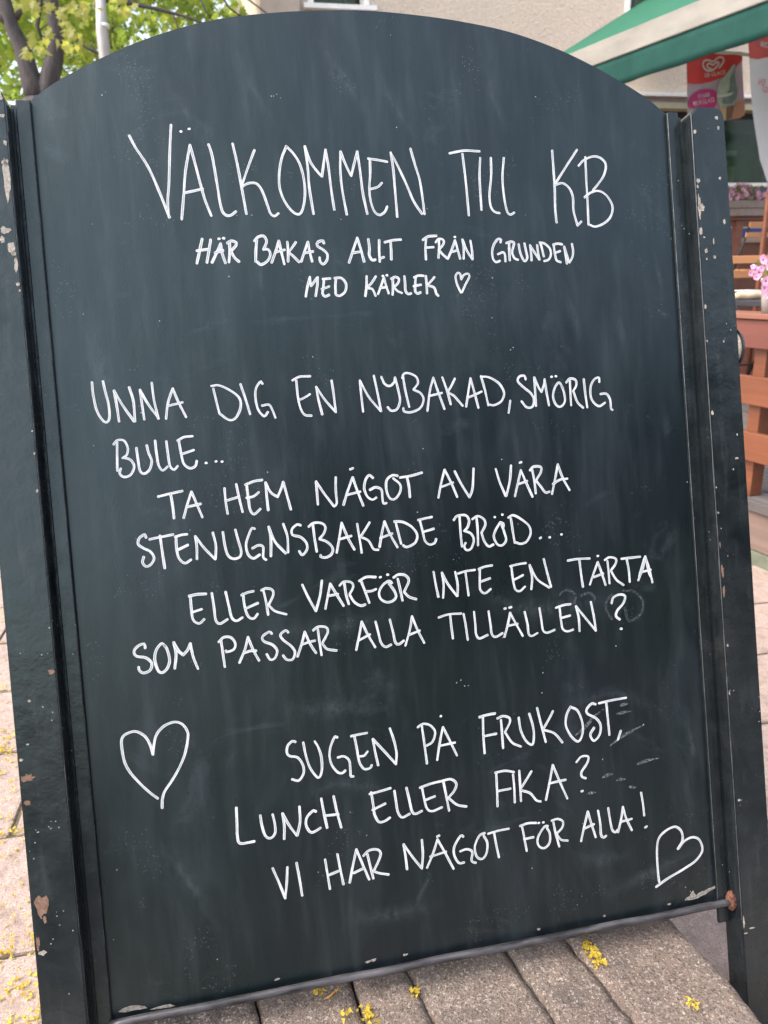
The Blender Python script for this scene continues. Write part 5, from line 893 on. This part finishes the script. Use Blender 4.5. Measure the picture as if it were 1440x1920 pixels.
# ================================================================== TREES
def leafpts():
    pr = [(0, -.1), (.10, .02), (.42, -.12), (.30, .10), (.52, .30), (.28, .36), (.30, .52), (.12, .50), (0, .88)]
    return pr + [(-x, y) for x, y in pr[-2:0:-1]]
LP = leafpts()
def add_leaf(vl, fl_, c, n_, up, s):
    x = n_.cross(up).normalized(); y = x.cross(n_); b = len(vl)
    vl.append(tuple(c + y * s * .25))
    for i, (px, py) in enumerate(LP): vl.append(tuple(c + x * px * s + y * py * s + n_ * (-.10 * s * abs(px) * 2)))
    k = len(LP)
    for i in range(k): fl_.append((b, b + 1 + i, b + 1 + (i + 1) % k))
def foliage(name, root, mat, pts, smin, smax, seed):
    r = random.Random(seed); V = []; Fc = []
    for c in pts:
        n_ = Vector((r.gauss(0, .6), r.gauss(0, .6), r.gauss(.3, .5))).normalized(); up = Vector((r.gauss(0, .6), r.gauss(0, .6), r.gauss(-.6, .5))).normalized()
        if abs(n_.dot(up)) > .97: up = n_.orthogonal()
        add_leaf(V, Fc, c - root.location, n_, up, r.uniform(smin, smax))
    me = bpy.data.meshes.new(name); me.from_pydata(V, [], Fc); return obj(name, me, mat, root, kind='stuff')
def limb(root, P, rads, name='limb', px=True, Y=6.0, mat=BARK, yv=None):
    Q = [(at(x, y, Y + (yv[i] if yv else 0)) if px else Vector(p3)) for i, (x, y) in enumerate(P)] if px else [Vector(p) for p in P]
    S = spline(Q, 0.12); n_ = len(S); R_ = []
    for i in range(n_):
        t = i / max(1, n_ - 1) * (len(rads) - 1); k = min(int(t), len(rads) - 2); R_.append((rads[k] + (rads[k + 1] - rads[k]) * (t - k)) * (1 + .08 * noise.noise(Vector((i * .7, 0, rads[0] * 99)))))
    bm = bmesh.new(); tube(bm, [p - root.location for p in S], R_, 10); return obj(name, bm, mat, root, smooth=True)
base = at(72, 185, 6.0)
tree = thing('maple_tree', 'maple tree with a forked dark trunk and yellow green leaves at the upper left', 'tree', (base.x + 0.08, 6.0, 0))
bx = base.x
limb(tree, [(bx + 0.08, 6, -.05), (bx + .05, 6, 1.0), (bx + .02, 6, 1.8), (bx - 0.0, 6, base.z)], [0.17, 0.13, 0.12, 0.11], 'trunk', px=False)
limb(tree, [(75, 195), (58, 150), (42, 90), (22, 50), (5, -10), (-20, -90), (-60, -220)], [0.095, 0.062, 0.050, 0.046, 0.042, 0.035, 0.02])
limb(tree, [(80, 200), (90, 160), (102, 110), (106, 60), (96, 0), (80, -80), (90, -260)], [0.09, 0.062, 0.05, 0.042, 0.036, 0.03, 0.02])
limb(tree, [(30, 35), (45, 10), (56, -20)], [0.022, 0.017, 0.012]); limb(tree, [(80, 75), (70, 50), (76, 10), (78, -40)], [0.010, 0.014, 0.013, 0.01])
limb(tree, [(22, 50), (0, 32), (-60, 10)], [0.03, 0.026, 0.02]); limb(tree, [(60, 5), (100, 12), (140, 13), (180, 10), (215, -8)], [.006, .006, .006, .005, .004])
limb(tree, [(232, -8), (250, 8), (300, 18), (350, 32), (395, 50), (430, 70)], [0.016, 0.015, 0.013, 0.010, .007, .004]); limb(tree, [(196, -10), (235, 6), (262, 8)], [.014, .014, .012])
limb(tree, [(135, 55), (148, 80), (168, 93), (200, 106), (240, 112)], [.009, .012, .011, .010, .006]); limb(tree, [(172, 75), (178, 100), (184, 125)], [.004, .005, .004])
limb(tree, [(325, 28), (335, 55), (350, 80)], [.006, .005, .004]); limb(tree, [(400, -30), (430, 15), (470, 45)], [.010, .008, .004]); limb(tree, [(440, -20), (480, 10), (520, 40)], [.008, .006, .004]); limb(tree, [(372, -10), (385, 20), (405, 48)], [.008, .006, .004])
limb(tree, [(108, 120), (125, 135), (145, 130)], [.006, .005, .003]); limb(tree, [(70, 60), (90, 45), (112, 55)], [.005, .004, .003])
r = random.Random(11)
# nearest leaves one by one, hanging in front of the trunks
lm = []
for k in range(6):
    V = []; Fc = []; add_leaf(V, Fc, Vector((0, 0, 0)), Vector((0, -1, 0.2)).normalized(), Vector((0, 0, -1)), 1.0)
    me = bpy.data.meshes.new('leaf'); me.from_pydata(V, [], Fc); me.materials.append(LEAFN); lm.append(me)
CL = [(60, 5, 28, 14), (105, 18, 30, 22), (128, 45, 26, 20), (122, 62, 14, 12), (150, 20, 34, 18), (160, 12, 12, 9), (60, 75, 18, 22), (95, 60, 20, 20), (80, 95, 16, 12), (40, 10, 20, 10), (225, -4, 20, 8), (130, 75, 18, 14), (50, 100, 8, 10), (120, 5, 40, 12), (235, 12, 30, 14), (140, 85, 14, 12)]
for i in range(95):
    cx, cy, sx_, sy_ = CL[i % len(CL)]
    p = at(cx + r.gauss(0, sx_ * .5), cy + r.gauss(0, sy_ * .5), 5.0 + r.uniform(-.4, .7))
    o = bpy.data.objects.new('leaf', lm[i % 6]); COL.objects.link(o); o.parent = tree; o.location = p - tree.location
    o.scale = [r.uniform(.045, .075)] * 3; o.rotation_euler = (r.uniform(-.9, .9), r.uniform(-.7, .7), r.uniform(-1.2, 1.2))
# crown
pts = []
while len(pts) < 9500:
    a, b, c = r.gauss(0, .5), r.gauss(0, .5), r.gauss(0, .5)
    p = Vector((-1.3 + a * 3.0, 6.9 + b * 1.5, 4.0 + c * 1.9))
    if p.y < 6.15 or p.z < 2.15 or p.x > 0.35 + (p.z - 3) * .2: continue
    if noise.noise(p * 1.5) < -0.12 or noise.noise(p * 4) < -.3: continue
    pts.append(p)
foliage('crown', tree, LEAFF, pts, .07, .12, 3)
tree2 = thing('maple_tree', 'farther bright green tree filling the gap between the pole and the house', 'tree', (-1.5, 13.5, 0))
limb(tree2, [(-1.5, 13.5, -.05), (-1.6, 13.5, 2), (-1.4, 13.5, 5), (-1.2, 13.5, 7.5)], [.22, .18, .14, .05], 'trunk', px=False)
for q in range(9):
    aa = q * 2.4; z = 2.6 + q * .45; limb(tree2, [(-1.5, 13.5, z), (-1.5 + cos(aa) * 1.3, 13.5 + sin(aa), z + .6), (-1.5 + cos(aa) * 2.8, 13.5 + sin(aa) * 1.8, z + .9)], [.07, .04, .015], px=False)
pts = []
while len(pts) < 17000:
    p = Vector((-2.2 + r.gauss(0, .5) * 5.2, 13.5 + r.gauss(0, .5) * 2.4, 5.2 + r.gauss(0, .5) * 3.0))
    if p.z < 2.4 or noise.noise(p * .9) < -0.10 or noise.noise(p * 2.6) < -.28: continue
    pts.append(p)
foliage('crown', tree2, LEAFF, pts, .09, .16, 4)

DARKLF = mat_leaf('dark_linden_leaf', (0.035, 0.06, 0.02), (0.07, 0.10, 0.03), (0.05, 0.09, 0.02), (0.08, 0.13, 0.03))  # unseen tree row, added so the board reflects something darker than sky
lt = thing('added_tree', 'first dark green street tree across the road behind the viewer', 'tree', (1.6, -12.5, 0), 'unseen trees added to darken the board reflection')
limb(lt, [(1.6, -12.5, -.05), (1.6, -12.5, 2), (1.7, -12.5, 5)], [.22, .18, .1], 'trunk', px=False)
V = []; Fc = []; r = random.Random(8)
for i in range(5200):
    p = Vector((r.gauss(0, 1), r.gauss(0, 1), r.gauss(0, 1))).normalized() * (r.random() ** .4); c = Vector((p.x * 2.9, p.y * 2.4, 3.7 + p.z * 3.3))
    n_ = Vector((r.gauss(0, 1), r.gauss(0, 1), r.gauss(0, 1))).normalized(); a_ = n_.orthogonal(); b_ = n_.cross(a_); q = r.uniform(.12, .24); k0 = len(V)
    V += [tuple(c + a_ * q), tuple(c + b_ * q * .6), tuple(c - a_ * q), tuple(c - b_ * q * .6)]; Fc.append((k0, k0 + 1, k0 + 2, k0 + 3))
me = bpy.data.meshes.new('crown'); me.from_pydata(V, [], Fc); obj('crown', me, DARKLF, lt, kind='stuff')
for k, (x, y, sc_) in enumerate(((6.2, -13.3, 1.1), (11.0, -12.6, 1.0), (16.0, -13.2, 1.1), (-14.5, -16, .9))):
    t_ = copy_tree(lt); t_['label'] = ['second', 'third', 'fourth', 'far left'][k] + ' dark green street tree across the road behind the viewer'; t_.location = (x, y, 0); t_.scale = (sc_,) * 3; t_.rotation_euler = (0, 0, k * 1.3)

# ================================================================== FALLEN BLOSSOM
def blossoms(name, label, pts, seed, z0=0.0, s=(0.0016, 0.0034)):
    r = random.Random(seed); V = []; Fc = []
    for x, y in pts:
        z = z0 + r.uniform(0.001, 0.004)
        for _ in range(r.choice((1, 1, 2, 3))):
            c = Vector((x + r.gauss(0, .003), y + r.gauss(0, .003), z + r.uniform(0, .003))); sz = r.uniform(*s); n_ = Vector((r.gauss(0, .6), r.gauss(0, .6), 1)).normalized(); a = n_.orthogonal().normalized(); a.rotate(__import__('mathutils').Quaternion(n_, r.uniform(0, 6.28))); b = n_.cross(a); k0 = len(V)
            for t in range(6):
                tt_ = t * pi / 3; q = 1.0 if t % 2 == 0 else .55; V.append(tuple(c + (a * cos(tt_) * 1.5 + b * sin(tt_)) * sz * q + n_ * sz * .5 * (q - .6)))
            Fc.append(tuple(range(k0, k0 + 6)))
    me = bpy.data.meshes.new(name); me.from_pydata(V, [], Fc); o = obj(name, me, YPETAL, kind='stuff'); o['label'] = label; o['category'] = 'blossom'; return o
r = random.Random(21); pts = []
while len(pts) < 7000:
    x = r.uniform(-1.6, -0.42); y = r.uniform(-0.4, 2.2)
    d = abs(((y - 0.397 + PH / 2 + .13) / PH) % 1 - .5)
    dens = (0.5 + noise.noise(Vector((x * 4, y * 3.2, 1)))) ** 2 * 1.2 + (0.5 if d < .07 else 0); dens *= max(0.05, min(1, 1.2 - y * 0.8))
    if r.random() < dens * .6: pts.append((x, y))
blossoms('fallen_blossom', 'yellow maple blossom scattered over the pavers left of the sign', pts, 1)
pts = [(r.uniform(.5, 1.35), r.uniform(-.2, 1.6)) for _ in range(60)]
blossoms('fallen_blossom', 'a few yellow blossoms on the pavers right of the sign', pts, 2)
def atZ(x, y, z):
    d = RX * ((x - 720) / 1442) + RD * ((y - 960) / 1442) + RF; return CAM + d * ((z - CAM.z) / d.z)
def cluster(label, px, n, zz_, seed, s=(.0016, .0032)):
    r = random.Random(seed); P = []
    for _ in range(n):
        t = r.random() * (len(px) - 1); k = int(t); f = t - k; x = px[k][0] * (1 - f) + px[k + 1][0] * f + r.gauss(0, 3.5); y = px[k][1] * (1 - f) + px[k + 1][1] * f + r.gauss(0, 3.5)
        p = atZ(x, y, zz_); P.append((p.x, p.y))
    return blossoms('blossom_cluster', label, P, seed, zz_, s)
def tagc(o): o['category'] = 'blossom'; del o['kind']; return o
tagc(cluster('bright yellow blossom sprig in the joint on the right of the ledge', [(1097, 1774), (1108, 1785), (1117, 1798), (1124, 1808)], 42, .122, 5))
tagc(cluster('small yellow blossom stuck in the joint left of the middle of the ledge', [(683, 1893), (692, 1905), (690, 1915)], 26, .120, 6))
tagc(cluster('single yellow blossom lying on the rightmost ledge slab', [(1296, 1884), (1300, 1890)], 9, .122, 7))
tagc(cluster('tiny yellow blossom beside the crack in the middle slab', [(775, 1860), (780, 1866)], 7, .120, 8))
tagc(cluster('pale yellow blossom near the lower bar, left of the sprig', [(640, 1900), (650, 1905)], 8, .122, 9))
# curled dry leaf
bm = bmesh.new(); P = spline([atZ(608, 1873, .124), atZ(620, 1870, .128), atZ(632, 1858, .132), atZ(633, 1851, .128)], .002); pv = None
for i, p in enumerate(P):
    t = i / (len(P) - 1); w_ = .0048 * sin(pi * min(1, .06 + t * .94)) + .0003; row = [bm.verts.new(p + Vector((s_ * w_ * .7, s_ * w_ * .4, abs(s_) * w_ * .7)) ) for s_ in (-1, 0, 1)]
    if pv:
        for j in range(2): bm.faces.new((pv[j], pv[j + 1], row[j + 1], row[j]))
    pv = row
dl = obj('dry_leaf', bm, BROWNLEAF, smooth=True); dl.modifiers.new('s', 'SOLIDIFY').thickness = .0004; tag(dl, 'curled orange brown seed wing lying under the bottom bar', 'leaf')
cluster_o = tagc(cluster('small yellow blossom beside the curled seed wing', [(598, 1856), (602, 1864)], 8, .122, 10))
# origins of world-built single meshes go to their own place
for o in list(COL.objects):
    if o.type == 'MESH' and o.parent is None and o.location.length < 1e-6 and o.name.split('.')[0] in ('blossom_cluster', 'dry_leaf', 'fallen_blossom'):
        vs = o.data.vertices; c = sum((v.co for v in vs), Vector()) / len(vs); c.z = min(v.co.z for v in vs); o.data.transform(Matrix.Translation(-c)); o.location = c
